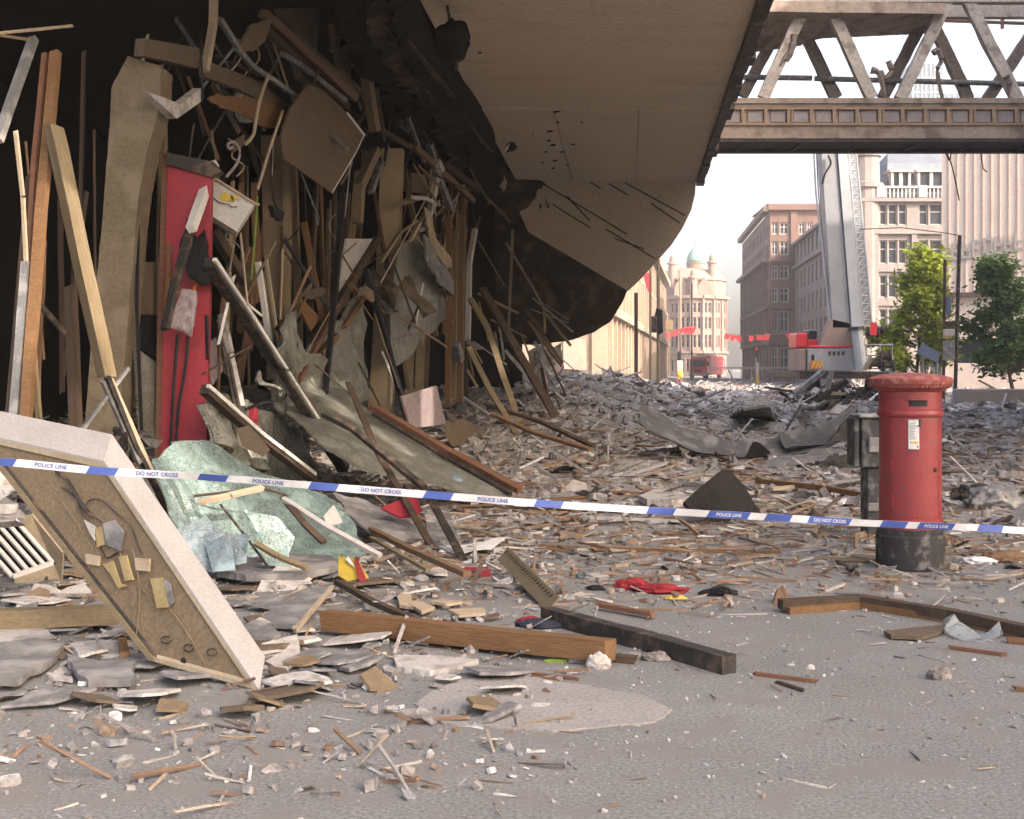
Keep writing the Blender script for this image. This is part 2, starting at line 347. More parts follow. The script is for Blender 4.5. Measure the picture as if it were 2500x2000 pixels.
def bentsheet(sx, sy, k=4, amp=.25):
    v, f = [], []; ph = random.random()*20
    for i in range(k+1):
        for j in range(k+1):
            x, y = (i/k-.5)*sx, (j/k-.5)*sy
            v.append(V((x+random.uniform(-.04, .04)*sx, y+random.uniform(-.04, .04)*sy, amp*sx*(noise.noise(V((i*.45+ph, j*.45, ph)))+.3*noise.noise(V((i*.9, j*.9+ph, 3)))))))
    for i in range(k):
        for j in range(k): a = i*(k+1)+j; f.append([a, a+1, a+k+2, a+k+1])
    n = len(v); v += [p+V((0, 0, -.012)) for p in v]; f += [[q+n for q in g][::-1] for g in f]
    return v, f
def rot_rand(tilt=.35):
    return Matrix.Rotation(random.uniform(0, 6.283), 4, 'Z') @ Matrix.Rotation(random.gauss(0, tilt), 4, 'X') @ Matrix.Rotation(random.gauss(0, tilt), 4, 'Y')
# ------------------------------------------------------------------ ground and debris field
def smooth(a, b, x): t = max(0, min(1, (x-a)/(b-a))); return t*t*(3-2*t)
def XF(y): return -6.44+.197*y
def lump(x, y): return noise.noise(V((x*.9, y*.55, 1.3)))*.6+noise.noise(V((x*2.3, y*1.6, 4.1)))*.35+noise.noise(V((x*5.5, y*4.5, 7.7)))*.22
def hgt(x, y):
    a = .025*smooth(11.5, 16, y)+.025*smooth(17, 24, y)+.12*smooth(26, 48, y)+.08*smooth(48, 66, y)
    h = a*.9+a*lump(x, y)
    u = x-XF(y)
    H = .25*smooth(12, 17, y)+.25*smooth(17, 28, y)+.55*smooth(28, 42, y); H *= 1-.75*smooth(48, 66, y)
    wd = 1.3+.055*(y-13)
    k = math.exp(-(max(u, 0)/wd)**2)
    h += H*k*(1+.45*lump(x*1.4+9, y*1.4))
    h += .62*math.exp(-((x-13.4)/1.6)**2-((y-53)/3.2)**2)*(1+.4*lump(x*1.5, y*1.5))
    h *= 1-smooth(84, 96, y)
    if y > 11.5: h *= smooth(11.5, 14, y)
    return max(h, -.02)
mk('ground', ([(-600, -60, 0), (700, -60, 0), (700, 1500, 0), (-600, 1500, 0)], [[0, 1, 2, 3]]), 'ground', kind='structure', origin=(0, 0, 0))
mk('road', ([(-12, 96, .006), (60, 96, .006), (120, 900, .006), (-60, 900, .006)], [[0, 1, 2, 3]]), 'road', kind='structure', origin=(0, 96, 0))
NX, ys = 170, []
y = 11.6
while y < 97: ys.append(y); y += .07+.0042*(y-11)*1.6
bv, bf = [], []
for j, y in enumerate(ys):
    xl, xr = -.40*y-2.0, .42*y+2.0
    for i in range(NX):
        x = xl+(xr-xl)*i/(NX-1); z = hgt(x, y)
        z += (noise.noise(V((x*11, y*8, 2)))*.03+noise.noise(V((x*25, y*18, 5)))*.02)*smooth(14, 19, y)
        bv.append((x, y, z+.004-.03*(1-smooth(11.6, 14, y))))
    if j:
        for i in range(NX-1): bf.append([(j-1)*NX+i, (j-1)*NX+i+1, j*NX+i+1, j*NX+i])
mk('rubble_bed', (bv, bf), 'rubble_bed', kind='stuff', label='grey dust and crushed masonry covering the street', cat='rubble', smooth=False, origin=(0, 12, 0))

# loose small rubble nobody could count
def scatter_chunks(name, n, m, label, cat, area, size, kinds, tilt=.45, seed=1, sink=.3, avoid=None):
    random.seed(seed); v, f = [], []
    k = 0
    while k < n:
        x, y = area()
        if avoid and avoid(x, y): continue
        k += 1
        s = size(y); kd = random.random()
        if kd < kinds[0]: vf = chunk(s*random.uniform(.5, 1.6), s*random.uniform(.4, 1), s*random.uniform(.08, .5))
        elif kd < kinds[1]: L = s*random.uniform(1.5, 5); vf = bar(L, s*random.uniform(.10, .28), s*random.uniform(.08, .18), .01, 2, 0, s*.3)
        else: vf = bentsheet(s*random.uniform(.8, 2.2), s*random.uniform(.6, 1.4), 3, .22)
        M = Matrix.Translation((x, y, hgt(x, y)+s*.05-sink*s*.1)) @ rot_rand(tilt)
        vv, ff = xf(vf, M); b = len(v); v += vv; f += [[i+b for i in q] for q in ff]
    return mk(name, (v, f), m, kind='stuff', label=label, cat=cat, origin=(0, 12, 0))
def area_far():
    y = 15+ (random.random()**1.15)*75; return random.uniform(-.45*y if y < 40 else .0*y, min(16.5 if y < 44 else 99, .52*y)), y
def area_mid():
    y = 10.5+21*random.random()**1.05; return random.uniform(-.36*y, .52*y), y
def area_near():
    y = 4.3+8.5*random.random()**.8; return random.uniform(-.6*y, .6*y), y
def area_heap():
    y = 12+43*random.random()**1.3; return XF(y)+random.gauss(.3, 1.0+.02*y), y
scatter_chunks('rubble', 10500, 'rubble', 'broken masonry and torn sheeting strewn thickly over the street', 'rubble', area_far, lambda y: random.uniform(.05, .24)*(.6+.022*y), (.55, .78), .30, 11)
scatter_chunks('heaped_rubble', 3200, 'rubble', 'rubble heaped against the wrecked shop front', 'rubble', area_heap, lambda y: random.uniform(.07, .24)*(.6+.022*y), (.55, .70), .36, 12)
scatter_chunks('wood_splinters', 6300, 'wood_mix', 'countless splinters of brown wood lying over the road', 'splinters', area_mid, lambda y: random.uniform(.03, .16)*(1+.03*(y-11)), (.25, .95), .13, 13)
scatter_chunks('grit', 3800, 'rubble', 'small stones and crumbs of plaster on the dusty pavement', 'grit', area_near, lambda y: random.uniform(.008, .035), (.96, .99), .3, 14)
scatter_chunks('fine_splinters', 3800, 'wood_mix', 'fine splinters spread over the pavement in front of the pillar box', 'splinters', lambda: (lambda y: (random.uniform(-.2*y, .62*y), y))(8.6+7*random.random()**.75), lambda y: random.uniform(.015, .12), (.25, .95), .1, 18)
scatter_chunks('wood_chips', 640, 'wood_mix', 'small chips and slivers of wood on the near pavement', 'chips', area_near, lambda y: random.uniform(.012, .05), (.15, .97), .1, 15)
scatter_chunks('charred_rubble', 260, 'charred', 'blackened rubble heaped behind the pillar box under the crane', 'rubble', lambda: (random.gauss(13.5, 1.2), random.gauss(51.0, 1.8)), lambda y: random.uniform(.15, .5), (.6, .75), .5, 16)
scatter_chunks('far_rubble', 900, 'rubble', 'sunlit rubble lying across the street beyond the shade', 'rubble', lambda: (random.uniform(2, 38), random.uniform(66, 95)), lambda y: random.uniform(.15, .45), (.6, .8), .4, 17)

# ------------------------------------------------------------------ the shopping centre on the left
ZS = 6.25
SR = lambda y: 3.135+.0943*(y-16.97)
SL = lambda y: -1.08+.081*(y-17.03)
bld = thing('shopping_centre', (-1, 24, 0), 'blast wrecked concrete building with a torn open shop front and an overhanging soffit', 'building')
bands = [(8.0, 11), (11, 14.4), (14.4, 18.85), (18.85, 22.9), (22.9, 31.75)]
for k, (a, b) in enumerate(bands):
    dz = (.0, .012, .0, .014, -.02)[k]
    pts = [(SL(a), a+.022, ZS+dz), (SR(a), a+.022, ZS+dz), (SR(b), b-.022, ZS+dz), (SL(b), b-.022, ZS+dz)]
    if k == 4:  # the last band is cast in three panels
        xs = [(0, .308), (.312, .664), (.667, 1)]
    else: xs = [(0, 1)]
    for (t0, t1) in xs:
        q = [V(pts[0]).lerp(V(pts[1]), t0), V(pts[0]).lerp(V(pts[1]), t1), V(pts[3]).lerp(V(pts[2]), t1), V(pts[3]).lerp(V(pts[2]), t0)]
        mk('soffit_panel', (q+[p+V((0, 0, .3)) for p in q], [[0, 3, 2, 1], [4, 5, 6, 7], [0, 1, 5, 4], [1, 2, 6, 5], [2, 3, 7, 6], [3, 0, 4, 7]]), 'concrete', bld)
# dark drip edge along the street side of the soffit, chipped
ev, ef = [], []
k = 0; y = 8.0
while y < 31.9:
    y2 = min(31.9, y+random.uniform(.5, 1.3)); d = random.uniform(.05, .13); o = random.uniform(.14, .24)
    vf = box(0, o, 0, y2-y, -d, .9); M = Matrix.Translation((SR(y)+.004, y, ZS)) @ Matrix.Rotation(-.0940, 4, 'Z')
    ev, ef = join((ev, ef), xf(vf, M)); y = y2
mk('soffit_edge', (ev, ef), 'metal_dark', bld)
# storeys above
q = [(-16, 8.5, 7.2), (SR(8.5)-.05, 8.5, 7.2), (SR(33)-.05, 33, 7.2), (SR(33)-3, 44, 7.2), (-16, 44, 7.2)]
top = [(a, b, 13.5) for a, b, c in q]
mk('upper_storeys', (q+top, [[4, 3, 2, 1, 0], [5, 6, 7, 8, 9]]+[[i, (i+1) % 5, 5+(i+1) % 5, 5+i] for i in range(5)]), 'soot_and_shade', bld)  # darkness of the underside put into the colour
mk('back_wall', join(box(-9.3, -9, 9, 40, 0, 7.2), box(-9, .3, 37, 37.3, 0, 7.2)), 'soot_and_shade', bld)  # interior gloom put into the near-black wall colour
mk('ceiling_slab', box(-9, -1.0, 8.5, 37, 6.7, 6.9), 'soot_and_shade', bld)  # same gloom put into the ceiling colour
# the sloping underside that closes the overhang, boards cast into it
def YB(py): return 35.38/(1-.8*(py-CY)/FPX)
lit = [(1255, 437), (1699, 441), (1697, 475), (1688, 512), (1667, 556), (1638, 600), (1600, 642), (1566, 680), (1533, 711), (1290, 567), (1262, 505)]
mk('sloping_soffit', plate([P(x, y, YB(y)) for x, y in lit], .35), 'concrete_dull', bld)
for (x0, y0, x1, y1) in ((1330, 452, 1445, 520), (1442, 446, 1466, 460), (1525, 446, 1672, 526), (1487, 449, 1532, 476), (1445, 520, 1530, 572), (1385, 480, 1440, 540), (1590, 497, 1660, 545), (1480, 560, 1600, 632), (1350, 500, 1440, 556), (1500, 582, 1572, 608)):
    mk('crack', bar(1, .022, .02, 0, 2), 'soot_and_shade', bld, M=(lambda A, B: axes(A, B)[0] @ Matrix.Diagonal((axes(A, B)[1], 1, 1, 1)))(P(x0, y0, YB(y0)-.02), P(x1, y1, YB(y1)-.02)))
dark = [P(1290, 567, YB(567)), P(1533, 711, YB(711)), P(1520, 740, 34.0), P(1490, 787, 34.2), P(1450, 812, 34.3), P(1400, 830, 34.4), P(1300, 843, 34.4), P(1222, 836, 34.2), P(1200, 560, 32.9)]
mk('shaded_end_wall', plate(dark, .3, crumple=.10, cuts=3, cfreq=1.2), 'charred', bld)  # facet lies in shade; that shade is put into its dark colour
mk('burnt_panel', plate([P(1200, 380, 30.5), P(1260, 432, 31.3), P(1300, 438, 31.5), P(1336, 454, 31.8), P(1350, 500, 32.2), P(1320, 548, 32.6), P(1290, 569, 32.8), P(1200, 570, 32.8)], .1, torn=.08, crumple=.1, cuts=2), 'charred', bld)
# torn, burnt lip where the ceiling was ripped off the soffit
lip = [(1018, -60), (1030, 36), (1056, 112), (1105, 172), (1152, 229), (1190, 290), (1207, 328), (1214, 395), (1211, 470), (1205, 560)]
iv = []
for x, y in lip: Yq = 4.62*FPX/(CY-min(y, 441)); iv.append((x, y, Yq-.2))
def lipband(dx0, dy0, dx1, dy1, dz0, dz1, n=60, jit=.0):
    A = spline([P(x+dx0, y+dy0, Y) for x, y, Y in iv], 8); B = spline([P(x+dx1, y+dy1, Y) for x, y, Y in iv], 8); v, f = [], []
    for i in range(len(A)):
        j_ = random.uniform(-jit, jit)
        for p, dz in ((A[i], dz0), (B[i], dz1)): v.append(p+V((j_ if dz == dz1 else 0, 0, dz)))
        if i: a = (i-1)*2; f.append([a, a+1, a+3, a+2])
    m_ = len(v); v += [p+V((0, 0, .22)) for p in v]; f += [[q+m_ for q in g][::-1] for g in f]
    n_ = len(A)
    for i in range(n_-1):
        f.append([i*2, i*2+2, m_+i*2+2, m_+i*2]); f.append([i*2+1, m_+i*2+1, m_+i*2+3, i*2+3])
    return v, f
mk('torn_edge', lipband(0, 0, -62, 18, -.06, -.16, jit=.05), 'soot_and_shade', bld)
mk('torn_edge', lipband(-66, 20, -118, 40, .02, -.02, jit=.12), 'charred', bld)
mk('torn_edge', lipband(-124, 40, -190, 70, .12, .22, jit=.2), 'soot_and_shade', bld)
for (x0, y0, x1, y1, wv) in ((1010, 120, 1180, 350, .05), (980, 80, 1110, 240, .07), (940, 60, 1090, 300, .04), (1085, 225, 1200, 370, .06)):
    mk('bent_rail', xf(bar(1, wv, wv*.6, .01, 6), Matrix.Identity(4)), 'metal_dark', bld, M=(lambda A, B: axes(A, B)[0] @ Matrix.Diagonal((axes(A, B)[1], 1, 1, 1)))(P(x0, y0, 4.4*FPX/(CY-y0)), P(x1, y1, 4.4*FPX/(CY-y1))))
# scorch pocks in the soffit
for (x, y, r) in ((1358, 274, .08), (1345, 322, .09), (1349, 356, .10), (1355, 393, .11), (1350, 412, .07), (1332, 372, .06), (1398, 354, .06), (1172, 130, .05), (1362, 300, .05), (1340, 345, .05), (1372, 372, .07), (1386, 404, .05), (1325, 398, .05), (1300, 330, .03), (1420, 300, .03)):
    Y = 4.555*FPX/(CY-y); mk('scorch_hole', xf(chunk(r*1.5, r*2.4, .02, .6, 9), Matrix.Translation(P(x, y, Y)) @ Matrix.Rotation(.7, 4, 'Z')), 'soot_and_shade', bld)
# columns of the shop front
def column(tops, bots, Yt, Yb, depth, m, label=None):
    a = [P(tops[0][0], tops[0][1], Yt), P(tops[1][0], tops[1][1], Yt), P(bots[1][0], bots[1][1], Yb), P(bots[0][0], bots[0][1], Yb)]
    return mk('column', plate(a, depth, torn=.012), m, bld, label=label)
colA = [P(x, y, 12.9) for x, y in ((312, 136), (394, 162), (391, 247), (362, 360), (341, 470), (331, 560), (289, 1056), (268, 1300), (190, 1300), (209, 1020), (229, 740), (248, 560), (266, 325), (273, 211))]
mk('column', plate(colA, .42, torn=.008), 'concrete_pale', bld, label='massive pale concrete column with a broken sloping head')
colB = [P(x, y, 21.6) for x, y in ((931, 362), (983, 362), (976, 575), (966, 745), (958, 985), (956, 1110), (896, 1110), (899, 985), (913, 778), (920, 600))]
mk('column', plate(colB, .35), 'column_cream', bld, label='tall tan boxed column in front of the hanging glass')
sheetv = [P(x, y, 21.56) for x, y in ((974, 600), (980, 600), (966, 800), (958, 985), (951, 985), (959, 800))]
mk('column_trim', plate(sheetv, .05), 'wood_pale', bld)
mk('column', plate([P(x, y, 23.6) for x, y in ((990, 700), (1040, 700), (1036, 841), (1031, 1010), (988, 1010))], .3), 'wood_tan', bld, label='short tan column below the hanging glass')
mk('column', plate([P(x, y, 17.6) for x, y in ((636, 330), (707, 330), (706, 500), (703, 770), (650, 775), (642, 560))], .25), 'board_tan', bld, label='flat tan pilaster behind the hanging square board')
mk('column_trim', plate([P(x, y, 17.5) for x, y in ((690, 330), (707, 330), (706, 560), (703, 770), (692, 770))], .08), 'wood_tan', bld)
# ------------------------------------------------------------------ far street: buildings
def frame_M(o, u):   # u along the wall (level), v out of the wall, z up
    u = V(u).normalized(); v = u.cross(V((0, 0, 1)))
    return Matrix(((u.x, v.x, 0, o[0]), (u.y, v.y, 0, o[1]), (0, 0, 1, o[2]), (0, 0, 0, 1)))
WC = {}
def window(parent, M, u0, u1, z0, z1, frame='trim', bars=1, cross=1, fr=.14):
    key = (round(u1-u0, 2), round(z1-z0, 2), frame, bars, cross)
    wd, ht = u1-u0, z1-z0
    if key not in WC:
        parts = [box(0, wd, -.28, -.20, 0, fr), box(0, wd, -.28, -.20, ht-fr, ht), box(0, fr, -.28, -.20, fr, ht-fr), box(wd-fr, wd, -.28, -.20, fr, ht-fr)]
        for i in range(bars): x = wd*(i+1)/(bars+1); parts.append(box(x-fr*.4, x+fr*.4, -.28, -.21, fr, ht-fr))
        for i in range(cross):
            z = ht*(.62 if cross == 1 else (i+1)/(cross+1))
            for b in range(bars+1):
                xa = fr if b == 0 else wd*b/(bars+1)+fr*.4; xb = wd-fr if b == bars else wd*(b+1)/(bars+1)-fr*.4
                parts.append(box(xa, xb, -.28, -.215, z-fr*.35, z+fr*.35))
        WC[key] = (join(*parts), box(.02, wd-.02, -.33, -.29, .02, ht-.02), {})
    fvf, pvf, cache = WC[key]
    M2 = M @ Matrix.Translation((u0, 0, z0))
    if not cache:
        o = mk('window', fvf, frame, parent, M=M2); p = mk('pane', pvf, 'pane', o, M=Matrix.Identity(4)); p.matrix_local = Matrix.Identity(4); cache['o'] = o; cache['p'] = p
    else:
        o = cache['o'].copy(); C.objects.link(o); o.parent = parent; o.matrix_local = Matrix.Translation(-root_of(parent)) @ M2
        p = cache['p'].copy(); C.objects.link(p); p.parent = o; p.matrix_local = Matrix.Identity(4)
    return o
def facade(parent, M, W, H, cols, rows, m, back=None, extra=()):
    """wall with real openings: piers between the columns, spandrels between the rows, a core behind"""
    parts = []; u = 0
    for (a, b) in list(cols)+[(W, W)]:
        if a > u+.01: parts.append(box(u, a, -.4, 0, 0, H))
        u = b
    for (a, b) in cols:
        z = 0
        for (c, d) in list(rows)+[(H, H)]:
            if c > z+.01: parts.append(box(a+.001, b-.001, -.4, -.02, z, c))
            z = d
    parts.append(box(.01, W-.01, -(back or 8), -.41, 0, H-.01))
    parts += [box(*e) for e in extra]
    return mk('wall', xf(join(*parts), M), m, parent)

# grey stone building with the mansard roof
b = thing('stone_building', (33, 110, 0), 'grey stone corner building with mansard roof, dormers and balustrade behind the crane', 'building')
M = frame_M((29.0, 110, 0), (1, 0, 0)); U = lambda px: (px-CX)/FPX*110-29.0
cols = [(U(2100), U(2127)), (U(2146), U(2166)), (U(2169), U(2191)), (U(2194), U(2214)), (U(2244), U(2266)), (U(2270), U(2302)), (U(2330), U(2352)), (U(2356), U(2380))]
rows = [(.6, 3.6), (4.7, 6.6), (7.6, 9.5), (10.5, 12.5), (13.8, 15.6)]
ex = [(-.3, 13.6, .0, .45, 15.75, 16.05), (-.3, 13.6, .0, .35, 13.0, 13.35), (-.2, 13.6, 0, .2, 9.8, 10.05), (-.3, 13.6, 0, .4, 4.0, 4.35), (-.2, 13.6, 0, .15, 6.9, 7.15)]
for px in (2090, 2136, 2230, 2312): ex.append((U(px)-.22, U(px)+.22, 0, .28, 4.36, 12.99))
facade(b, M, 13.5, 16.1, cols, rows, 'stone', .9, ex)
for r, (z0, z1) in enumerate(rows):
    for c in cols: window(b, M, c[0], c[1], z0, z1, 'trim', 0, 1, .09)
M2 = frame_M((29.0+3.9, 110+40, 0), (-3.9, -40, 0)); L2 = math.hypot(3.9, 40)
c2 = [(2+i*3.1, 3.6+i*3.1) for i in range(12)]
facade(b, M2, L2-.75, 16.0, c2, rows, 'stone', 4, [(0, L2-.9, 0, .4, 15.75, 16.05), (0, L2-.9, 0, .35, 13, 13.35), (0, L2-.9, 0, .4, 4, 4.35)])
for z0, z1 in rows:
    for c in c2: window(b, M2, c[0], c[1], z0, z1, 'trim', 0, 1, .09)
tur = lathe([(1.35, 0), (1.35, 16.9), (1.6, 17.0), (1.6, 17.4), (1.3, 17.5), (1.25, 19.6), (1.45, 19.7), (1.45, 20.1), (.9, 21.3), (.2, 22.6)], 14, V((30.3, 110.9, 17.0-17.0)))
mk('turret', tur, 'stone', b)
for px0, px1 in ((2094, 2104), (2106, 2124)): mk('window', xf(box(U(px0), U(px1), -.1, .12, 17.6, 19.2), M), 'pane', b)
mv = [(3.0, -.3, 16.11), (13.4, -.3, 16.11), (13.4, -2.0, 19.4), (3.6, -2.0, 19.4), (3.0, -10, 16.11), (13.4, -10, 16.11), (13.4, -8, 19.4), (3.6, -8, 19.4), (13.4, -4.4, 20.6), (4.3, -4.4, 20.6)]
mk('roof', xf((mv, [[0, 1, 2, 3], [4, 7, 6, 5], [3, 2, 8, 9], [9, 8, 6, 7], [0, 3, 9, 7, 4], [1, 5, 6, 8, 2]]), M), 'slate', b)
for px0, px1 in ((2178, 2226), (2243, 2310), (2330, 2380)):
    dm = mk('dormer', xf(join(box(U(px0), U(px1), -2.2, -.25, 17.0, 17.1), box(U(px0), U(px0)+.2, -2.2, -.25, 17.1, 18.35), box(U(px1)-.2, U(px1), -2.2, -.25, 17.1, 18.35), box(U(px0)-.15, U(px1)+.15, -2.3, -.1, 18.351, 18.55), box((U(px0)+U(px1))/2-.14, (U(px0)+U(px1))/2+.14, -2.2, -.26, 17.1, 18.35)), M), 'trim', b)
    mk('pane', xf(box(U(px0)+.2, U(px1)-.2, -2.1, -.5, 17.1, 18.35), M), 'pane', dm)
bal = [box(2.0, 13.4, .05, .3, 16.9, 17.08)]
for i in range(34): bal.append(box(2.1+i*.34, 2.22+i*.34, .1, .22, 16.12, 16.899))
for i in range(4): bal.append(box(2.0+i*3.6, 2.7+i*3.6, .0, .35, 16.11, 17.12))
mk('balustrade', xf(join(*bal), M), 'trim', b)

# red brick building with the stone bands
b = thing('brick_building', (30, 160, 0), 'tall red brick and stone building standing left of the crane boom', 'building')
M = frame_M((30.0, 150, 0), (1, 0, 0)); U = lambda px: (px-CX)/FPX*150-30
rows = [(1, 4), (5.8, 8.2), (9.2, 10.9), (11.9, 13.5), (14.7, 16.3), (17.1, 18.5)]
cols = [(U(1884), U(1900)), (U(1904), U(1926)), (U(1950), U(1966)), (U(1970), U(1984))]
facade(b, M, 8, 20.0, cols, rows, 'brick', .9, [(-.3, 8, 0, .6, 19.9, 20.5), (-.2, 8, 0, .4, 13.9, 14.3), (-.2, 8, 0, .4, 8.5, 8.85), (-.2, 8, 0, .3, 4.3, 4.8)]+[(U(1930), U(1944), 0, .25, 4.9, 8.4), (U(1930), U(1944), 0, .25, 14.4, 19.8), (-.25, .35, 0, .2, 4.9, 8.4)])
for z0, z1 in rows:
    for c in cols: window(b, M, c[0], c[1], z0, z1, 'trim', 1, 1, .12)
M2 = frame_M((30.0+3.9, 190, 0), (-3.9, -40, 0))
c2 = [(1.5+i*2.9, 3.1+i*2.9) for i in range(13)]
facade(b, M2, 39.4, 19.8, c2, rows, 'brick_dull', 4, [(0, 39.3, 0, .7, 19.9, 20.5), (0, 39.3, 0, .9, 14.0, 14.45), (0, 39.3, 0, .35, 8.5, 8.85), (0, 39.3, 0, .3, 4.3, 4.8)]+[(.2+i*2.9, .9+i*2.9, 0, .3, 4.9, 13.9) for i in range(13)])
for z0, z1 in rows:
    for c in c2: window(b, M2, c[0], c[1], z0, z1, 'trim', 0, 1, .12)
mk('roof', xf((lambda q: q)(([(0, -.6, 20.5), (8, -.6, 20.5), (8, -4, 21.2), (.5, -4, 21.2), (8, -12, 20.5), (0, -12, 20.5)], [[0, 1, 2, 3], [2, 4, 5, 3], [0, 3, 5]])), M), 'brick', b)

# domed pink stone exchange far down the street
b = thing('domed_building', (34, 236, 0), 'pink stone building with a green copper dome far down the street', 'building')
cen = V((33.6, 243, 0)); segs = 9; Rr = 8.6
for k in range(segs):
    a0 = R(-172+164*k/segs); a1 = R(-172+164*(k+1)/segs)
    p0 = cen+V((math.cos(a0)*Rr*.78, math.sin(a0)*Rr, 0)); p1 = cen+V((math.cos(a1)*Rr*.78, math.sin(a1)*Rr, 0))
    Mk = frame_M(p0, p1-p0); Lk = (p1-p0).length
    cols = [(Lk*.16, Lk*.44), (Lk*.56, Lk*.84)]; rows = [(.8, 3.2), (5.2, 7.6), (8.6, 10.8), (11.6, 13.4)]
    facade(b, Mk, Lk, 14.6, cols, rows, 'stone_pink', 1.2, [(0, Lk, 0, .55, 14.2, 14.8), (0, Lk, 0, .4, 4.2, 4.6), (-.15, .3, 0, .3, 4.61, 14.19)])
    for z0, z1 in rows:
        for c in cols: window(b, Mk, c[0], c[1], z0, z1, 'trim', 0, 1, .1)
mk('attic', lathe([(6.6, 14.6), (6.6, 17.6), (6.9, 17.7), (6.9, 18.0), (5.2, 19.6), (2.2, 20.2)], 18, cen), 'stone_pink', b)
mk('drum', lathe([(1.7, 19.5), (1.7, 21.0), (1.85, 21.1), (1.85, 21.3)], 16, cen+V((1.0, 0, 0))), 'stone_pink', b)
dm = mk('dome', lathe([(1.75, 21.3), (1.65, 22.2), (1.3, 23.1), (.75, 23.8), (.22, 24.2), (.2, 24.9), (.05, 26)], 18, cen+V((1.0, 0, 0))), 'copper', b, smooth=True)
for (x, y, zt) in ((29.6, 238, 22.4), (36.9, 238, 22.6), (39.0, 241, 18.6), (27.6, 241, 18.2), (33.0, 235, 19.6)):
    mk('turret', lathe([(.75, 14.6), (.75, zt-1.9), (.95, zt-1.8), (.95, zt-1.5), (.6, zt-1.3), (.5, zt-.5), (.15, zt)], 10, V((x, y, 0))), 'stone_pink', b)
for (x, y) in ((31, 235.8), (35.2, 235.9)):
    mk('gable', (lambda q: q)(([(x-1.4, y, 14.8), (x+1.4, y, 14.8), (x+1.2, y, 16.6), (x, y, 18.2), (x-1.2, y, 16.6), (x-1.4, y+.6, 14.8), (x+1.4, y+.6, 14.8), (x+1.2, y+.6, 16.6), (x, y+.6, 18.2), (x-1.2, y+.6, 16.6)], [[0, 1, 2, 3, 4], [9, 8, 7, 6, 5]]+[[i, (i+1) % 5, 5+(i+1) % 5, 5+i] for i in range(5)])), 'stone_pink', b)

# cream classical building on the left, its front running away from us
b = thing('cream_building', (14, 130, 0), 'sunlit cream stone building with tall arched openings and columns beyond the overhang', 'building')
A, B = V((6.2, 84, 0)), V((24.5, 205, 0)); M = frame_M(A, B-A); L = (B-A).length
Mi = frame_M(B, A-B)
cols = [(1.0+i*4.2, 4.0+i*4.2) for i in range(int(L/4.2))]
rows = [(.3, 4.6), (5.9, 9.5), (10.4, 13.6)]
M = frame_M(A, B-A)
facade(b, M, L, 15, cols, rows, 'stone_cream', 9, [(-.4, L, 0, .7, 14.4, 15.2), (-.4, L, 0, .6, 5.0, 5.6), (-.3, L, 0, .3, 9.7, 10.1)]+[(.2+i*4.2, .8+i*4.2, 0, .35, .0, 4.99) for i in range(int(L/4.2))]+[(.2+i*4.2, .75+i*4.2, 0, .4, 5.61, 9.69) for i in range(int(L/4.2))])
for z0, z1 in rows:
    for c in cols[:20]: window(b, M, c[0], c[1], z0, z1, 'bridge_dark', 0, 1, .15)
M2 = frame_M(A+V((-9, 0, 0)), (1, 0, 0))
facade(b, M2, 9, 15, [(1.2, 2.6), (4.0, 5.4), (6.6, 8.0)], rows, 'stone_cream', 6, [(-.2, 9.6, 0, .6, 14.4, 15.2), (-.2, 9.6, 0, .6, 5.0, 5.6)])
for z0, z1 in rows:
    for c in ((1.2, 2.6), (4.0, 5.4), (6.6, 8.0)): window(b, M2, c[0], c[1], z0, z1, 'stone_cream', 0, 1, .15)

# ribbed beige store on the right
b = thing('ribbed_store', (29, 75, 0), 'pale pink store with vertical ribbed cladding on the right behind the trees', 'building')
A, B = V((25.15, 75.5, 0)), V((39, 68.0, 0)); M = frame_M(A, B-A); L = (B-A).length
rib = [box(0, L, -8, 0, 6.0, 16.6)]
mk('wall', xf(rib[0], M), 'stripe_wall', b)
mk('cladding_ribs', xf(join(*[box(.35+i*.47, .41+i*.47, 0, .05, 6.0, 16.6) for i in range(int(L/.47))]), M), 'stripe_rib', b)
mk('ledge', xf(box(-.05, L, -.3, .14, 5.72, 5.99), M), 'bridge_dark', b)
mk('lower_wall', xf(join(box(.3, L, -7, -.25, 0, 1.9), box(.3, L, -7, -.25, 3.3, 5.71), *[box(.3+i*2.6, .75+i*2.6, -.7, -.26, 1.9, 3.3) for i in range(6)]), M), 'stripe_wall', b)
mk('window', xf(box(.35, L, -.9, -.7, 1.9, 3.3), M), 'pane', b)
# worn grey lettering panels fixed on the cladding: too blurred in the photograph to read
random.seed(4)
for u, wd, z in ((.55, .42, 7.9), (1.1, .42, 7.96), (1.7, .42, 8.02), (2.3, .42, 8.1), (2.9, .42, 8.16), (3.45, .42, 8.22), (4.0, .42, 8.3)):
    st = [box(u, u+.13, .075, .13, z, z+1.0)]+([box(u+.14, u+wd, .075, .13, z+k, z+k+.16) for k in random.sample([0, .42, .84], 2)])+([box(u+wd+.005, u+wd+.12, .075, .13, z, z+random.choice([.5, 1.0]))] if random.random() < .6 else [])
    mk('sign_letter', xf(join(*st), M), 'sign_grey', b)
# far pale tower
b = thing('office_tower', (124, 350, 0), 'pale blue glass office tower far away behind the footbridge', 'building')
M = frame_M((108.3, 350, 0), (1, 0, 0))
mk('wall', xf(join(box(0, 8.5, -12, 0, 0, 84), box(8.5, 18.8, -12, -.5, 0, 76)), M), 'tower_glass', b)
mk('mullions', xf(join(*[box(.2+i*1.2, .45+i*1.2, 0, .25, 0, 83.8) for i in range(7)], *[box(8.7+i*1.4, 8.9+i*1.4, -.5, -.3, 0, 75.8) for i in range(7)], *[box(0, 8.4, 0, .2, 8+i*4.0, 8.35+i*4.0) for i in range(19)]), M), 'crane_blue', b)
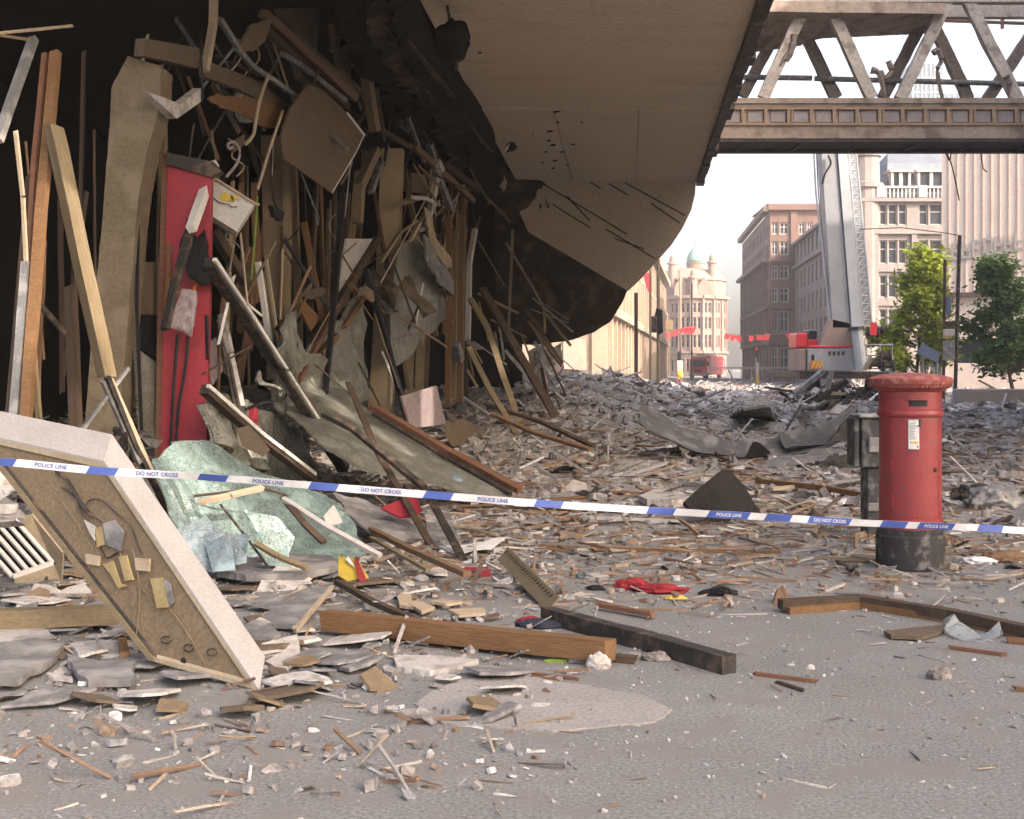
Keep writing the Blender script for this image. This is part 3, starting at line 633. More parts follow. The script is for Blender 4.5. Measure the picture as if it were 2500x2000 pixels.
# unseen store added to shade the street, its openings shaped to let sun through
b = thing('sun_blocker_store', (30, -5, 0), 'unseen store added on the right side of the street, shaped to shade the near debris', 'building')
notch = [(-5.4, -4.5), (-2.3, -1.3), (0.4, .9), (2.2, 3.2), (4.6, 5.8), (7.5, 8.3)]   # gaps cut into the added parapet to let slivers of sun across the street
ed = [-14]+[q for n_ in notch for q in n_]+[43]
mk('wall', join(box(17.5, 20.5, -14, 43, 10, 16.4), *[box(17.5, 17.8, ed[i], ed[i+1], 16.401, 20) for i in range(0, len(ed), 2)], box(17.5, 20.5, 12, 43, 0, 9.999), box(17.5, 20.5, -14, -9, 0, 9.999), box(20.51, 50, 24, 43, 0, 27), *[box(17.6, 20.4, -2.2+i*7.0, -1.6+i*7.0, 0, 9.998) for i in range(2)]), 'sun_blocker_wall', b)  # thin depth and tall openings shaped to throw bounced sunlight over the street
mk('cornice', box(17.2, 17.49, -14, 43, 15.6, 16.3), 'stone', b)
mk('pilasters', join(*[box(17.3, 17.49, 12.5+i*4.2, 13.3+i*4.2, 0, 15.59) for i in range(8)]), 'stone', b)
for i in range(7):
    for z_ in (1.0, 5.6, 10.4): mk('window', join(box(17.42, 17.47, 13.8+i*4.2, 16.2+i*4.2, z_, z_+3.0)), 'pane', b)

# ------------------------------------------------------------------ footbridge
YB0, YB1 = 34.0, 35.95
b = thing('footbridge', (10, 35.5, 0), 'damaged steel footbridge with open trusses crossing the street overhead', 'footbridge')
def BX(px): return (px-CX)/FPX*YB0
def BZ(py): return EYE-(py-CY)/FPX*YB0
x0, x1 = 3.6, 24.0
z_top, z_fr0, z_pl, z_bot = BZ(243), BZ(307), BZ(338), BZ(346)
mk('girder', join(box(x0, x1, YB0, YB0+.35, z_pl, z_fr0), box(x0, x1, YB0+.06, YB0+.3, z_fr0, z_top-.2)), 'bridge_stone', b)
mk('coping', join(box(x0, x1, YB0-.10, YB0+.45, z_top-.12, z_top+.02), box(x0, x1, YB0-.05, YB0+.4, z_top-.199, z_top-.121)), 'bridge_stone', b)
fr = [box(x0, x1, YB0-.05, YB0+.05, z_fr0+.002, z_fr0+.07), box(x0, x1, YB0-.045, YB0+.05, z_top-.27, z_top-.20)]
u = BX(1758); i = 0
while u < x1-1:
    fr.append(box(u-.045, u+.045, YB0-.05, YB0+.05, z_fr0+.071, z_top-.271))
    if i % 4 == 3: fr.append(box(u+.07, u+.12, YB0-.045, YB0+.05, z_fr0+.071, z_top-.271))
    u += .60; i += 1
mk('frieze_frame', join(*fr), 'bridge_gold', b)
u = BX(1758); i = 0
while u < BX(2500):
    mk('frieze_panel', box(u+.14, u+.52, YB0+.02, YB0+.055, z_fr0+.10, z_top-.30), 'bridge_panel', b); u += .60
mk('lower_beam', join(box(x0, x1, YB0+.02, YB0+.30, z_bot, z_pl-.002), box(x0, x1, YB1-.3, YB1, z_bot, z_pl-.002), box(x0, x1, YB0+.301, YB1-.301, z_bot+.10, z_pl-.003), *[box(x0+1+i*1.55, x0+1.1+i*1.55, YB0+.302, YB1-.302, z_bot+.02, z_bot+.099) for i in range(12)]), 'bridge_dark', b)
mk('deck', box(x0, x1, YB0+.36, YB1-.02, z_pl+.002, z_top-.3), 'bridge_dark', b)
def strut(nm, px0, py0, px1, py1, Y, wd, m):
    a, c = P(px0, py0, Y), P(px1, py1, Y); d = c-a; c = c+d*.0
    M, L = axes(a, c, 0, V((0, 1, 0)))
    return mk(nm, bar(L, wd, .22, .025, 14, 0, 0), m, b, M=M)
ext = 1.36   # the trusses run on above the picture to the top chord
for (a, c, e, f_) in ((1862, 240, 1956, 37), (2128, 240, 2034, 37), (2196, 242, 2296, 37), (2484, 246, 2380, 37), (2552, 246, 2650, 37)):
    o = strut('truss_diagonal', a, c, a+(e-a)*ext, c+(f_-c)*ext, YB0+.25, .30, 'truss_pale')
for (a, c, e, f_) in ((1812, 236, 1906, 60), (2042, 240, 1958, 68), (2154, 240, 2248, 62), (2364, 244, 2284, 70), (2408, 246, 2500, 110), (2640, 246, 2550, 90)):
    strut('truss_diagonal', a, c, a+(e-a)*1.25, c+(f_-c)*1.25, YB1-.2, .30, 'truss_dark')
mk('handrail', join(tube([P(1770, 188, YB1-.4), P(1982, 191, YB1-.4)], .075, 8), tube([P(1989, 192, YB1-.4), P(2520, 206, YB1-.4)], .075, 8)), 'metal_grey', b)
mk('rail', join(tube([P(2290, 50, YB1-.3), P(2520, 58, YB1-.3)], .05, 6), tube([P(2290, 40, YB1-.3), P(2520, 30, YB1-.3)], .04, 6), tube([P(2447, 30, YB1-.3), P(2447, 70, YB1-.3)], .05, 6)), 'bridge_gold', b)
zr = EYE+(CY-90)/FPX*YB1
rp = [V((BX(1795), YB0-.2, zr+.12)), V((BX(2300), YB0-.2, zr+.05)), P(2290, 42, YB1), P(2270, 82, YB1), P(2150, 88, YB1), P(2010, 94, YB1), P(1980, 90, YB1), P(1955, 112, YB1-.2), P(1840, 128, YB1-.4), P(1790, 140, YB1-.6)]
mk('roof', plate(rp, .3, torn=.03), 'bridge_stone', b)
mk('top_chord', join(box(x0, x1, YB0+.1, YB0+.4, zr+.45, zr+.8), box(x0, x1, YB1-.4, YB1-.1, zr+.45, zr+.8)), 'truss_pale', b)
for pts in ([(1940, 85), (1936, 110), (1922, 150), (1926, 128), (1905, 160)], [(2168, 150), (2176, 175), (2160, 190), (2152, 172)], [(2278, 130), (2290, 125), (2298, 150), (2288, 175), (2300, 240)], [(2455, 185), (2465, 205), (2462, 235)], [(2128, 172), (2146, 182), (2160, 235)]):
    mk('torn_strip', tube(spline([P(x, y, YB0+.1) for x, y in pts], 4), lambda t: .10*(1-.6*t)+random.uniform(-.02, .02), 5), 'truss_dark', b)
for pts in ([(2312, 376), (2325, 410), (2342, 490)], [(2308, 372), (2318, 392), (2322, 372)], [(2395, 376), (2400, 410), (2410, 420)]):
    mk('hanging_wire', tube(spline([P(x, y, YB0+.1) for x, y in pts], 5), .018, 5), 'metal_dark', b)

# ------------------------------------------------------------------ mobile crane
YC = 60.0
b = thing('mobile_crane', P(2055, 905, YC)-V((0, 0, 1.45)), 'grey mobile crane with a raised telescopic boom behind the rubble', 'crane')
def CP(x, y, d=0): return P(x, y, YC+d)
def cbox(nm, px0, px1, py0, py1, d0, d1, m, par=None, bev=.04):
    a = P(px0, py1, YC); c = P(px1, py0, YC)
    return mk(nm, bevel(box(a.x, c.x, YC+d0, YC+d1, a.z, c.z), bev, 1), m, par or b)
cbox('body', 1972, 2090, 850, 905, 0, 2.4, 'crane_grey')
cbox('body_trim', 1974, 2085, 844, 849, -.05, .6, 'bus_red')
cbox('counterweight', 1950, 1970, 852, 906, .1, 2.2, 'stone_pink')
cbox('chassis', 1955, 2175, 907, 925, .2, 8.5, 'metal_dark')
cab = cbox('cab', 1950, 1978, 812, 850, .5, 2.2, 'bus_red', bev=.08)
cbox('cab_rear', 1979, 2006, 828, 849, .6, 2.2, 'bus_red', cab, bev=.06)
cbox('cab_window', 1984, 2003, 808, 827, .7, 1.8, 'pane', cab, .03); cbox('window_frame', 1982, 2005, 805, 807, .65, 1.9, 'crane_pale', cab, .01)
hz = cbox('hazard_board', 1978, 2006, 882, 901, -.08, -.02, 'orange', bev=.01)
for i in range(3): mk('stripe', plate([CP(1980+i*9, 900, -.085), CP(1984+i*9, 900, -.085), CP(1992+i*9, 883, -.085), CP(1988+i*9, 883, -.085)], .004), 'yellow', hz)
for i in range(4): cbox('vent', 2022+i*11, 2029+i*11, 858, 868, -.03, .01, 'metal_dark')
cbox('side_window', 1981, 1988, 866, 880, -.03, .01, 'pane')
mk('boom_bracket', plate([CP(2030, 780), CP(2078, 790), CP(2082, 846), CP(2000, 848), CP(2012, 820)], .9), 'stone_pink', b)
def boom(nm, b0, b1, t0, t1, yb, yt, d, th, m):
    return mk(nm, plate([CP(b0, yb, d), CP(b1, yb, d), CP(t1, yt, d), CP(t0, yt, d)], th), m, b)
boom('boom_section', 2034, 2076, 2001, 2036, 800, 300, .0, .9, 'crane_grey')
boom('boom_section', 2080, 2106, 2040, 2062, 800, 300, -.1, .8, 'crane_pale')
boom('boom_edge', 2076, 2080, 2036, 2040, 800, 300, .1, .6, 'bridge_dark')
lat = [tube([CP(2108, 800, .1), CP(2066, 300, .1)], .05, 5), tube([CP(2130, 800, .1), CP(2084, 300, .1)], .05, 5)]
for i in range(26):
    t = i/26; t2 = (i+1)/26; l0 = CP(2108-42*t, 800-500*t, .1); r0 = CP(2130-46*t2, 800-500*t2, .1); l1 = CP(2108-42*t2, 800-500*t2, .1)
    lat += [tube([l0, r0], .035, 4), tube([r0, l1], .03, 4)]
mk('fly_jib', join(*lat), 'crane_pale', b)
boom('jib_plate', 2110, 2128, 2068, 2082, 790, 300, .35, .12, 'crane_blue')
mk('hoist_rope', tube([CP(2028, 790, .3), CP(1992, 470, .3), CP(1983, 300, .3)], .045, 5), 'crane_pale', b)
mk('hoist_rope', tube([CP(2032, 800, .4), CP(1998, 470, .4), CP(1990, 300, .4)], .03, 5), 'metal_grey', b)
mk('hydraulic_hose', tube(spline([CP(2022, 380, -.15), CP(2028, 400, -.2), CP(2014, 425, -.2), CP(2008, 450, -.1)], 5), .05, 6), 'rubber', b)
mk('lift_ram', tube([CP(2090, 796, -.3), CP(2104, 905, -.3)], .26, 10), 'crane_pale', b)
mk('ram_collar', tube([CP(2090, 798, -.3), CP(2091, 806, -.3)], .36, 10), 'metal_dark', b)
rl = []
for px in (2115, 2148, 2178): rl.append(tube([CP(px, 842, .5), CP(px, 905, .5)], .035, 5))
for py in (842, 868, 900): rl.append(tube([CP(2095, py, .5), CP(2180, py, .5)], .035, 5))
mk('railing', join(*rl), 'crane_grey', b)
for (px, py, r) in ((2120, 885, .35), (2145, 870, .28), (2152, 892, .3), (2114, 812, .3), (2126, 806, .22)): mk('winch_drum', xf(lathe([(r*.6, 0), (r, .05), (r, .1), (r*.6, .15), (r*.6, .45), (r, .5), (r, .55), (r*.6, .6)], 12), Matrix.Translation(CP(px, py, .6)) @ Matrix.Rotation(R(90), 4, 'Y')), 'metal_dark', b)
mk('warning_flag', box(*(lambda a: (a.x-.15, a.x+.15, a.y, a.y+.05, a.z-.3, a.z+.3))(CP(2133, 803, -.1))), 'bus_red', b)
for px in (1985, 2130):
    for d in (1.5, 6.0):
        c = CP(px, 930, d); wl = mk('wheel', xf(lathe([(.35, -.2), (.62, -.22), (.66, -.1), (.66, .1), (.62, .22), (.35, .2)], 18), Matrix.Translation(V((c.x, c.y, .66))) @ Matrix.Rotation(R(90), 4, 'Y')), 'rubber', b)

# ------------------------------------------------------------------ fire engine far down the street
ang = R(74); c0 = V((28.2, 190, 0))
b = thing('fire_engine', c0, 'red fire engine parked far down the street facing us', 'fire engine')
MF = Matrix.Translation(c0) @ Matrix.Rotation(R(-24), 4, 'Z')
def fb(nm, x0, x1, y0, y1, z0, z1, m, par=b, bev=.06): return mk(nm, xf(bevel(box(x0, x1, y0, y1, z0, z1), bev, 2), MF), m, par)
fb('body', -1.3, 1.3, -1.0, 6.5, .55, 3.3, 'bus_red'); cb = fb('cab', -1.28, 1.28, -3.0, -1.02, .6, 3.0, 'bus_red', bev=.14)
fb('windscreen', -1.08, 1.08, -3.03, -2.98, 1.75, 2.75, 'pane', bev=.01); fb('bumper', -1.3, 1.3, -3.25, -3.01, .42, .8, 'trim'); fb('grille', -.6, .6, -3.04, -2.99, .95, 1.4, 'metal_dark', bev=.01)
for s in (-1, 1):
    fb('headlight', s*.95-.16, s*.95+.16, -3.06, -2.99, .95, 1.25, 'trim', bev=.02)
    fb('mirror', s*1.5-.12, s*1.5+.12, -3.1, -3.0, 1.9, 2.4, 'rubber', bev=.02)
    fb('side_window', s*1.29-.01, s*1.29+.01, -2.7, -1.4, 1.8, 2.7, 'pane', bev=.003)
fb('light_bar', -1.0, 1.0, -2.4, -1.9, 3.02, 3.28, 'crane_blue'); fb('roof_ladder', -.5, .5, -1.6, 6.0, 3.35, 3.6, 'crane_grey', bev=.02)
for sx in (-1.1, 1.1):
    for yy in (-2.2, 4.6): mk('wheel', xf(xf(lathe([(.25, -.15), (.5, -.17), (.52, 0), (.5, .17), (.25, .15)], 16), Matrix.Translation((sx, yy, .52)) @ Matrix.Rotation(R(90), 4, 'Y')), MF), 'rubber', b)

# ------------------------------------------------------------------ trees
def tree(name, label, base, h, trunk_h, prof, nleaf, ls, lm, seed, lean=0):
    random.seed(seed); t = thing(name, base, label, 'tree', None)
    parts = [tube(spline([base, base+V((lean*.3, 0, trunk_h)), base+V((lean, 0, h*.92))], 5), lambda u: .13*(1-.85*u)*h/6, 7)]
    tips = []
    for i in range(26):
        u = random.uniform(.12, .97); z = trunk_h+(h-trunk_h)*u; rr = prof(u)*random.uniform(.55, 1.05); a = random.uniform(0, 6.283)
        s = base+V((lean*u, 0, z-.18*h*.3)); e = base+V((lean*u+math.cos(a)*rr, math.sin(a)*rr, z+.12*rr))
        parts.append(tube([s, s.lerp(e, .5)+V((0, 0, .08*h*.3)), e], lambda q: .035*(1-.8*q)*h/6, 5)); tips += [s.lerp(e, .55), e, s.lerp(e, .8)]
    mk('trunk', join(*parts), 'bark', t)
    v, f = [], []
    clumps = [(p+V((random.gauss(0, .12), random.gauss(0, .12), random.gauss(0, .12)))*1, random.uniform(.25, .55)*h/6) for p in tips for _ in range(2)]
    for i in range(nleaf):
        c, r = random.choice(clumps); p = c+V((random.gauss(0, r*.55), random.gauss(0, r*.55), random.gauss(0, r*.5)))
        s = ls*random.uniform(.5, 1.4); M = Matrix.Translation(p) @ Matrix.Rotation(random.uniform(0, 6.28), 4, 'Z') @ Matrix.Rotation(random.gauss(0, .9), 4, 'X') @ Matrix.Rotation(random.gauss(0, .5), 4, 'Y')
        b0 = len(v); v += [M @ V(q) for q in ((-s, 0, 0), (-.1*s, -s*.5, 0), (s, 0, s*.15), (.1*s, s*.5, 0))]; f.append([b0, b0+1, b0+2, b0+3])
    mk('crown', (v, f), lm, t)
    return t
cone = lambda u: 1.9*(1-u)**.8*min(1, .25+u*5)+.12
egg = lambda u: 1.75*math.sin(math.pi*min(1, .12+u*.86))**.7+.1
tree('street_tree', 'yellow green young tree in front of the grey stone building', V((19.5, 63, 0)), 7.5, 1.0, lambda u: 2.25*(1-u)**.8*min(1, .7+u*3)+.10, 11000, .15, 'leaf_lime', 3, .75)
tree('street_tree', 'dark green tree with a pointed top before the ribbed store', V((24.3, 62, 0)), 6.7, 1.1, lambda u: 2.9*(1-u)**.85*min(1, .5+u*3)+.12, 13000, .15, 'leaf_green', 5, -1.2)
tree('street_tree', 'broad dark green tree at the right edge before the ribbed store', V((26.6, 64, 0)), 5.4, 1.6, lambda u: 1.75*(1-u)**.5*min(1, .5+u*3)+.15, 7000, .15, 'leaf_green', 8, .1)
tree('street_tree', 'small green tree seen under the end of the overhang', V((7.6, 112, 0)), 5.6, 1.6, egg, 1500, .17, 'leaf_lime', 9)

# ------------------------------------------------------------------ street furniture down the street
def pole(name, label, cat, px, py0, py1, Y, r, m, group=None, parent=None, bend=0):
    a = P(px, py1, Y); a.z = min(a.z, .0); c = P(px+bend, py0, Y)
    return mk(name, tube([a, a.lerp(c, .5), c], r, 8), m, parent, label, cat, group, smooth=False)
pole('lamp_post', 'rusty brown pole left of the traffic signal at the end of the overhang', 'pole', 1553, 715, 940, 58, .085, 'wood_dark')
pole('lamp_post', 'thin tan pole in front of the cream building', 'pole', 1588, 640, 935, 62, .06, 'wood_tan')
pole('lamp_post', 'tall pale lamp column far down the street left of the domed building', 'pole', 1661, 660, 915, 150, .12, 'stone_cream')
pole('lamp_post', 'slim dark column in front of the domed building', 'pole', 1689, 690, 912, 160, .10, 'metal_dark')
t = thing('traffic_signal', V(((1607-CX)/FPX*58, 58, 0)), 'damaged black traffic signal with a tilted backboard on a tan pole', 'traffic signal')
mk('pole', tube([V(((1607-CX)/FPX*58, 58, 0)), P(1607, 632, 58)], .075, 8), 'wood_tan', t)
mk('backboard', plate([P(1603, 752, 57.8), P(1617, 757, 57.8), P(1619, 812, 57.8), P(1608, 818, 57.8), P(1597, 800, 57.8), P(1592, 800, 57.8)], .12), 'paint_black', t)
mk('signal_head', bevel(box(P(1590, 0, 57.6).x, P(1603, 0, 57.6).x, 57.4, 57.7, P(0, 812, 57.5).z, P(0, 772, 57.5).z), .04, 1), 'metal_dark', t)
for i, (px, lab) in enumerate(((1658, 'traffic signal by the yellow sign in the middle of the street'), (1846, 'traffic signal with a red lamp in front of the brick building'))):
    Y = 130; t = thing('traffic_signal', V(((px-CX)/FPX*Y, Y, 0)), lab, 'traffic signal')
    mk('pole', tube([V(((px-CX)/FPX*Y, Y, 0)), P(px, 872, Y)], .07, 8), 'crane_grey', t)
    hd = mk('signal_head', bevel(box(P(px-4, 0, Y).x, P(px+4, 0, Y).x, Y-.25, Y-.05, P(0, 882 if i == 0 else 872, Y).z, P(0, 858 if i == 0 else 848, Y).z), .04, 1), 'metal_dark', t)
    if i: mk('lamp', xf(lathe([(.19, 0), (.16, .05), (.02, .08)], 12), Matrix.Translation(P(px, 853, Y)+V((0, -.26, 0))) @ Matrix.Rotation(R(90), 4, 'X')), 'bus_red', hd)
t = thing('keep_left_sign', V(((1660-CX)/FPX*96, 96, 0)), 'yellow and white traffic bollard with a red base in the street', 'bollard')
mk('post', bevel(box(P(1652, 0, 96).x, P(1668, 0, 96).x, 96, 96.3, .7, 2.15), .05, 1), 'trim', t); mk('plate', bevel(box(P(1654, 0, 96).x, P(1667, 0, 96).x, 95.95, 95.99, .8, 1.4), .01, 1), 'yellow', t); mk('base', bevel(box(P(1650, 0, 96).x, P(1666, 0, 96).x, 95.9, 96.4, 0, .69), .05, 1), 'bus_red', t)
t = thing('keep_left_sign', V(((1848-CX)/FPX*125, 125, 0)), 'white and yellow bollard below the red traffic lamp', 'bollard')
mk('post', bevel(box(P(1844, 0, 125).x, P(1852, 0, 125).x, 124.6, 124.9, .9, 2.1), .05, 1), 'trim', t); mk('base', bevel(box(P(1844, 0, 125).x, P(1852, 0, 125).x, 124.55, 124.95, 0, .89), .03, 1), 'yellow', t)
# red pennants strung across the far street
fl = [(1631, 820), (1646, 815), (1662, 808), (1674, 807), (1682, 806), (1690, 806), (1775, 822), (1788, 825), (1803, 827), (1833, 827), (1852, 824), (1863, 825), (1874, 823), (1927, 822), (1940, 824)]
proto = None
for px, py in fl:
    Y = 118; p = P(px, py, Y)
    if proto is None:
        proto = o = mk('pennant', plate([V((-.24, 0, .25)), V((.26, 0, .28)), V((.2, 0, -.2)), V((-.1, 0, -.3))], .02), 'bus_red', None, 'small red pennant hanging from the line across the far street', 'pennant', 'red pennants strung across the far street', M=Matrix.Translation(p))
    else: o = proto.copy(); C.objects.link(o)
    o.matrix_world = Matrix.Translation(p) @ Matrix.Rotation(random.uniform(-.4, .4), 4, 'Y') @ Matrix.Diagonal((random.uniform(.7, 1.3), 1, random.uniform(.8, 1.3), 1))
mk('pennant_line', tube(spline([P(1540, 800, 118), P(1600, 812, 118), P(1690, 800, 118), P(1800, 818, 118), P(1900, 815, 118), P(2000, 800, 118)], 5), .02, 4), 'metal_grey', None, 'thin wire carrying the red pennants across the street', 'wire')
mk('banner', plate([P(1571, 668, 92), P(1587, 666, 92), P(1590, 690, 92), P(1585, 716, 92), P(1577, 700, 92)], .03), 'bus_red', None, 'red banner hanging on the front of the cream building', 'banner')
mk('direction_board', join(box(P(1625, 0, 110).x, P(1644, 0, 110).x, 110, 110.1, P(0, 806, 110).z, P(0, 781, 110).z), box(P(1634, 0, 110).x-.05, P(1634, 0, 110).x+.05, 110.1, 110.2, 0, P(0, 785, 110).z)), 'board_tan', None, 'brown square board on a post before the domed building', 'sign')
mk('barrier_rail', join(*[tube([P(1735, 897+k*4, 150), P(1960, 897+k*4, 150)], .06, 5) for k in range(2)], *[tube([V((P(1735+i*25, 0, 150).x, 150, 0)), P(1735+i*25, 897, 150)], .05, 5) for i in range(10)]), 'trim', None, 'low white barrier across the far road', 'barrier')
# posts at the right
t = thing('sign_post', V(((2322-CX)/FPX*55, 55, 0)), 'pair of dark posts carrying signs in front of the ribbed store', 'sign post')
mk('post', tube([V(((2303-CX)/FPX*55, 55, 0)), P(2307, 634, 55)], .07, 8), 'wood_dark', t); mk('post', tube([V(((2331-CX)/FPX*55, 55, 0)), P(2343, 575, 55)], .085, 8), 'metal_dark', t)
mk('cross_wire', tube([P(2343, 575, 55), P(2300, 568, 55), P(2200, 556, 55), P(2100, 560, 55)], .02, 4), 'metal_dark', t)
for (px0, px1, py0, py1, m) in ((2303, 2331, 784, 802, 'metal_dark'), (2304, 2330, 804, 820, 'trim'), (2304, 2324, 818, 828, 'tag_yellow'), (2312, 2322, 725, 770, 'blue_cloth'), (2304, 2330, 832, 880, 'metal_grey')):
    mk('sign', bevel(box(P(px0, 0, 54.8).x, P(px1, 0, 54.8).x, 54.75, 54.9, P(0, py1, 54.8).z, P(0, py0, 54.8).z), .02, 1), m, t)
t = thing('direction_board', V(((2254-CX)/FPX*60, 60, 0)), 'tilted blue grey sign board seen from behind below the lime tree', 'sign')
mk('board', plate([P(2238, 862, 58), P(2252, 838, 58), P(2296, 862, 58), P(2290, 886, 58)], .06), 'blue_cloth', t); mk('post', tube([V(((2254-CX)/FPX*58, 58.2, 0)), P(2254, 836, 58.2)], .05, 6), 'metal_grey', t); mk('post', tube([V(((2288-CX)/FPX*58, 58.2, 0)), P(2288, 860, 58.2)], .05, 6), 'metal_grey', t)
mk('garden_wall', xf(bevel(box(0, 9, 0, .5, 0, .78), .05, 1), frame_M((17.9, 52.5, 0), (1, .05, 0))), 'stone', None, 'low grey wall behind the debris at the right edge', 'wall')
mk('hoarding', plate([P(1432, 905, 84), P(1430, 828, 84), P(1375, 823, 82), P(1376, 900, 82)], .1), 'stone_pink', None, 'sunlit pink hoarding below the end of the overhang', 'hoarding')
# ------------------------------------------------------------------ pillar box and cabinet beside it
BC = V(((2222-CX)/FPX*10.65, 10.65, 0))
pb = thing('pillar_box', BC, 'dusty red cylindrical pillar box with black base standing in the debris', 'post box')
mk('base', lathe([(.272, 0), (.276, .02), (.276, .27), (.268, .285), (.268, .335)], 56, BC), 'post_black', pb, smooth=False)
mk('body', lathe([(.256, .336), (.256, .36), (.262, .365), (.262, .40), (.250, .41), (.247, 1.245), (.262, 1.252), (.266, 1.27), (.262, 1.30), (.25, 1.31), (.25, 1.45), (.262, 1.455), (.275, 1.475)], 64, BC), 'post_red', pb)
mk('cap', lathe([(.29, 1.476), (.315, 1.488), (.335, 1.515), (.34, 1.54), (.34, 1.556), (.325, 1.566), (.30, 1.574), (.22, 1.592), (.12, 1.604), (.03, 1.608)], 64, BC), 'post_dust', pb)
den = []
for k in range(56):
    a = 2*math.pi*k/56; den.append(xf(box(-.010, .010, .292, .322, 1.487, 1.507), Matrix.Translation(BC) @ Matrix.Rotation(a, 4, 'Z')))
mk('dentil_band', join(*den), 'post_red', pb)
yaw = -.16   # the front with the slot looks slightly left of the camera
def arc(r0, r1, a0, a1, z0, z1, n=10):
    v, f = [], []
    for i in range(n+1):
        a = a0+(a1-a0)*i/n
        for r in (r0, r1):
            for z in (z0, z1): v.append(V((BC.x+r*math.sin(a), BC.y-r*math.cos(a), z)))
    for i in range(n):
        a = i*4; b = a+4
        f += [[a+2, b+2, b+3, a+3], [a, a+1, b+1, b], [a+1, a+3, b+3, b+1], [a, b, b+2, a+2]]
    f += [[0, 2, 3, 1], [n*4, n*4+1, n*4+3, n*4+2]]
    return v, f
A0 = -.22+yaw*.2
dr = mk('door', arc(.2475, .2585, -.72+yaw, .80, .44, 1.235, 24), 'post_red', pb)
mk('door_edge', arc(.2586, .2605, .72, .80, .44, 1.235, 3), 'post_red', dr)
mk('hinge', join(*[arc(.2586, .272, -.74+yaw, -.66+yaw, z, z+.09, 2) for z in (.52, .82, 1.10)]), 'post_red', dr)
mk('lock', xf(lathe([(.018, 0), (.016, .008), (.006, .010)], 14), Matrix.Translation(BC+V((.2605*math.sin(.55), -.2605*math.cos(.55), .82))) @ Matrix.Rotation(.55, 4, 'Z') @ Matrix.Rotation(R(90), 4, 'X')), 'post_black', dr)
mk('slot_hood', arc(.2505, .264, -.36+yaw*.1, .30+yaw*.1, 1.385, 1.415, 10), 'post_red', pb)
mk('slot', arc(.2502, .2535, -.33+yaw*.1, .27+yaw*.1, 1.335, 1.384, 10), 'paint_black', pb)
pl = mk('notice_plate', arc(.2590, .2645, -.36, -.02, .985, 1.232, 8), 'metal_grey', pb)
mk('paper', arc(.2646, .2652, -.345, -.035, .992, 1.225, 8), 'paper', pl)
mk('collection_tab', join(arc(.2653, .2662, -.10, .02, 1.172, 1.232, 3)), 'post_black', pl); mk('tab_number', arc(.2663, .2667, -.155, -.055, 1.182, 1.228, 3), 'paper', pl)
mk('yellow_line', arc(.2653, .2657, -.30, -.07, 1.035, 1.052, 6), 'yellow', pl); mk('red_mark', arc(.2653, .2657, -.105, -.065, 1.003, 1.02, 2), 'red_paint', pl)
mk('text_lines', join(*[arc(.2653, .2656, -.325, -.10-random.uniform(0, .1), 1.07+i*.0125, 1.0745+i*.0125, 5) for i in range(11)]), 'metal_grey', pl)
cb = thing('ticket_machine', P(2131, 1310, 12.5)-V((0, 0, 0)), 'battered grey cabinet leaning behind the pillar box', 'cabinet')
cb.location.z = 0
def cbx(nm, px0, px1, py0, py1, y0, y1, m, par=cb, bv=.012):
    a = P(px0, py1, y0); c = P(px1, py0, y0); return mk(nm, bevel(box(a.x, c.x, y0, y1, max(0, a.z), c.z), bv, 1), m, par)
cbx('head', 2104, 2170, 1022, 1142, 12.5, 12.8, 'cabinet_grey'); cbx('pedestal', 2117, 2170, 1143, 1312, 12.55, 12.8, 'cabinet_grey'); cbx('top', 2098, 2172, 1012, 1021, 12.45, 12.85, 'metal_grey'); hp = cbx('screen_panel', 2121, 2150, 1068, 1106, 12.46, 12.49, 'metal_grey'); cbx('patch', 2119, 2150, 1228, 1250, 12.52, 12.54, 'metal_grey'); cbx('side_strip', 2085, 2099, 1020, 1140, 12.52, 12.8, 'cabinet_grey')

# ------------------------------------------------------------------ police tape
tp = [(-1500, 1040, 5.7), (-900, 1076, 5.9), (-260, 1112, 6.05), (0, 1127, 6.15), (250, 1150, 6.2), (520, 1166, 6.25), (790, 1188, 6.3), (1070, 1210, 6.35), (1340, 1231, 6.4), (1650, 1250, 6.5), (1900, 1264, 6.6), (2150, 1279, 6.7), (2400, 1289, 6.8), (2500, 1296, 6.85), (2800, 1308, 7.0), (3500, 1330, 7.4), (4200, 1345, 7.9)]
tpts = spline([P(*q) for q in tp], 8)
TW = .037
tape = thing('police_tape', tpts[0], 'blue and white police tape stretched across the street in front of the pillar box', 'tape')
cum = [0]
for a, b in zip(tpts, tpts[1:]): cum.append(cum[-1]+(b-a).length)
def at(s):
    s = max(0, min(cum[-1]-1e-4, s))
    for i in range(len(cum)-1):
        if cum[i+1] > s:
            t = (s-cum[i])/(cum[i+1]-cum[i]); return tpts[i].lerp(tpts[i+1], t), (tpts[i+1]-tpts[i]).normalized()
def twist(s): return .22*math.sin(s*2.1)+.22*math.sin(s*5.3+1)+.10*math.sin(s*13)
def band(s0, s1, h0, h1, off, skew=0, n=None):
    n = n or max(2, int((s1-s0)/.04)); v, f = [], []
    for i in range(n+1):
        for k, h in enumerate((h0, h1)):
            s = s0+(s1-s0)*i/n+(skew if k else -skew); p, d = at(s)
            up = V((0, 0, 1)); nn = d.cross(up).normalized(); up = nn.cross(d).normalized(); a = twist(s); up2 = up*math.cos(a)+nn*math.sin(a); n2 = nn*math.cos(a)-up*math.sin(a)
            v.append(p+up2*h+n2*(off+.002*math.sin(s*23)))
        if i: a = (i-1)*2; f.append([a, a+2, a+3, a+1])
    m_ = len(v)
    v += [q+V((0, .0006, 0)) for q in v]; f += [[q+m_ for q in g][::-1] for g in f]
    return v, f
mk('strip', band(0, cum[-1], -TW/2, TW/2, 0, n=330), 'tape_white', tape)
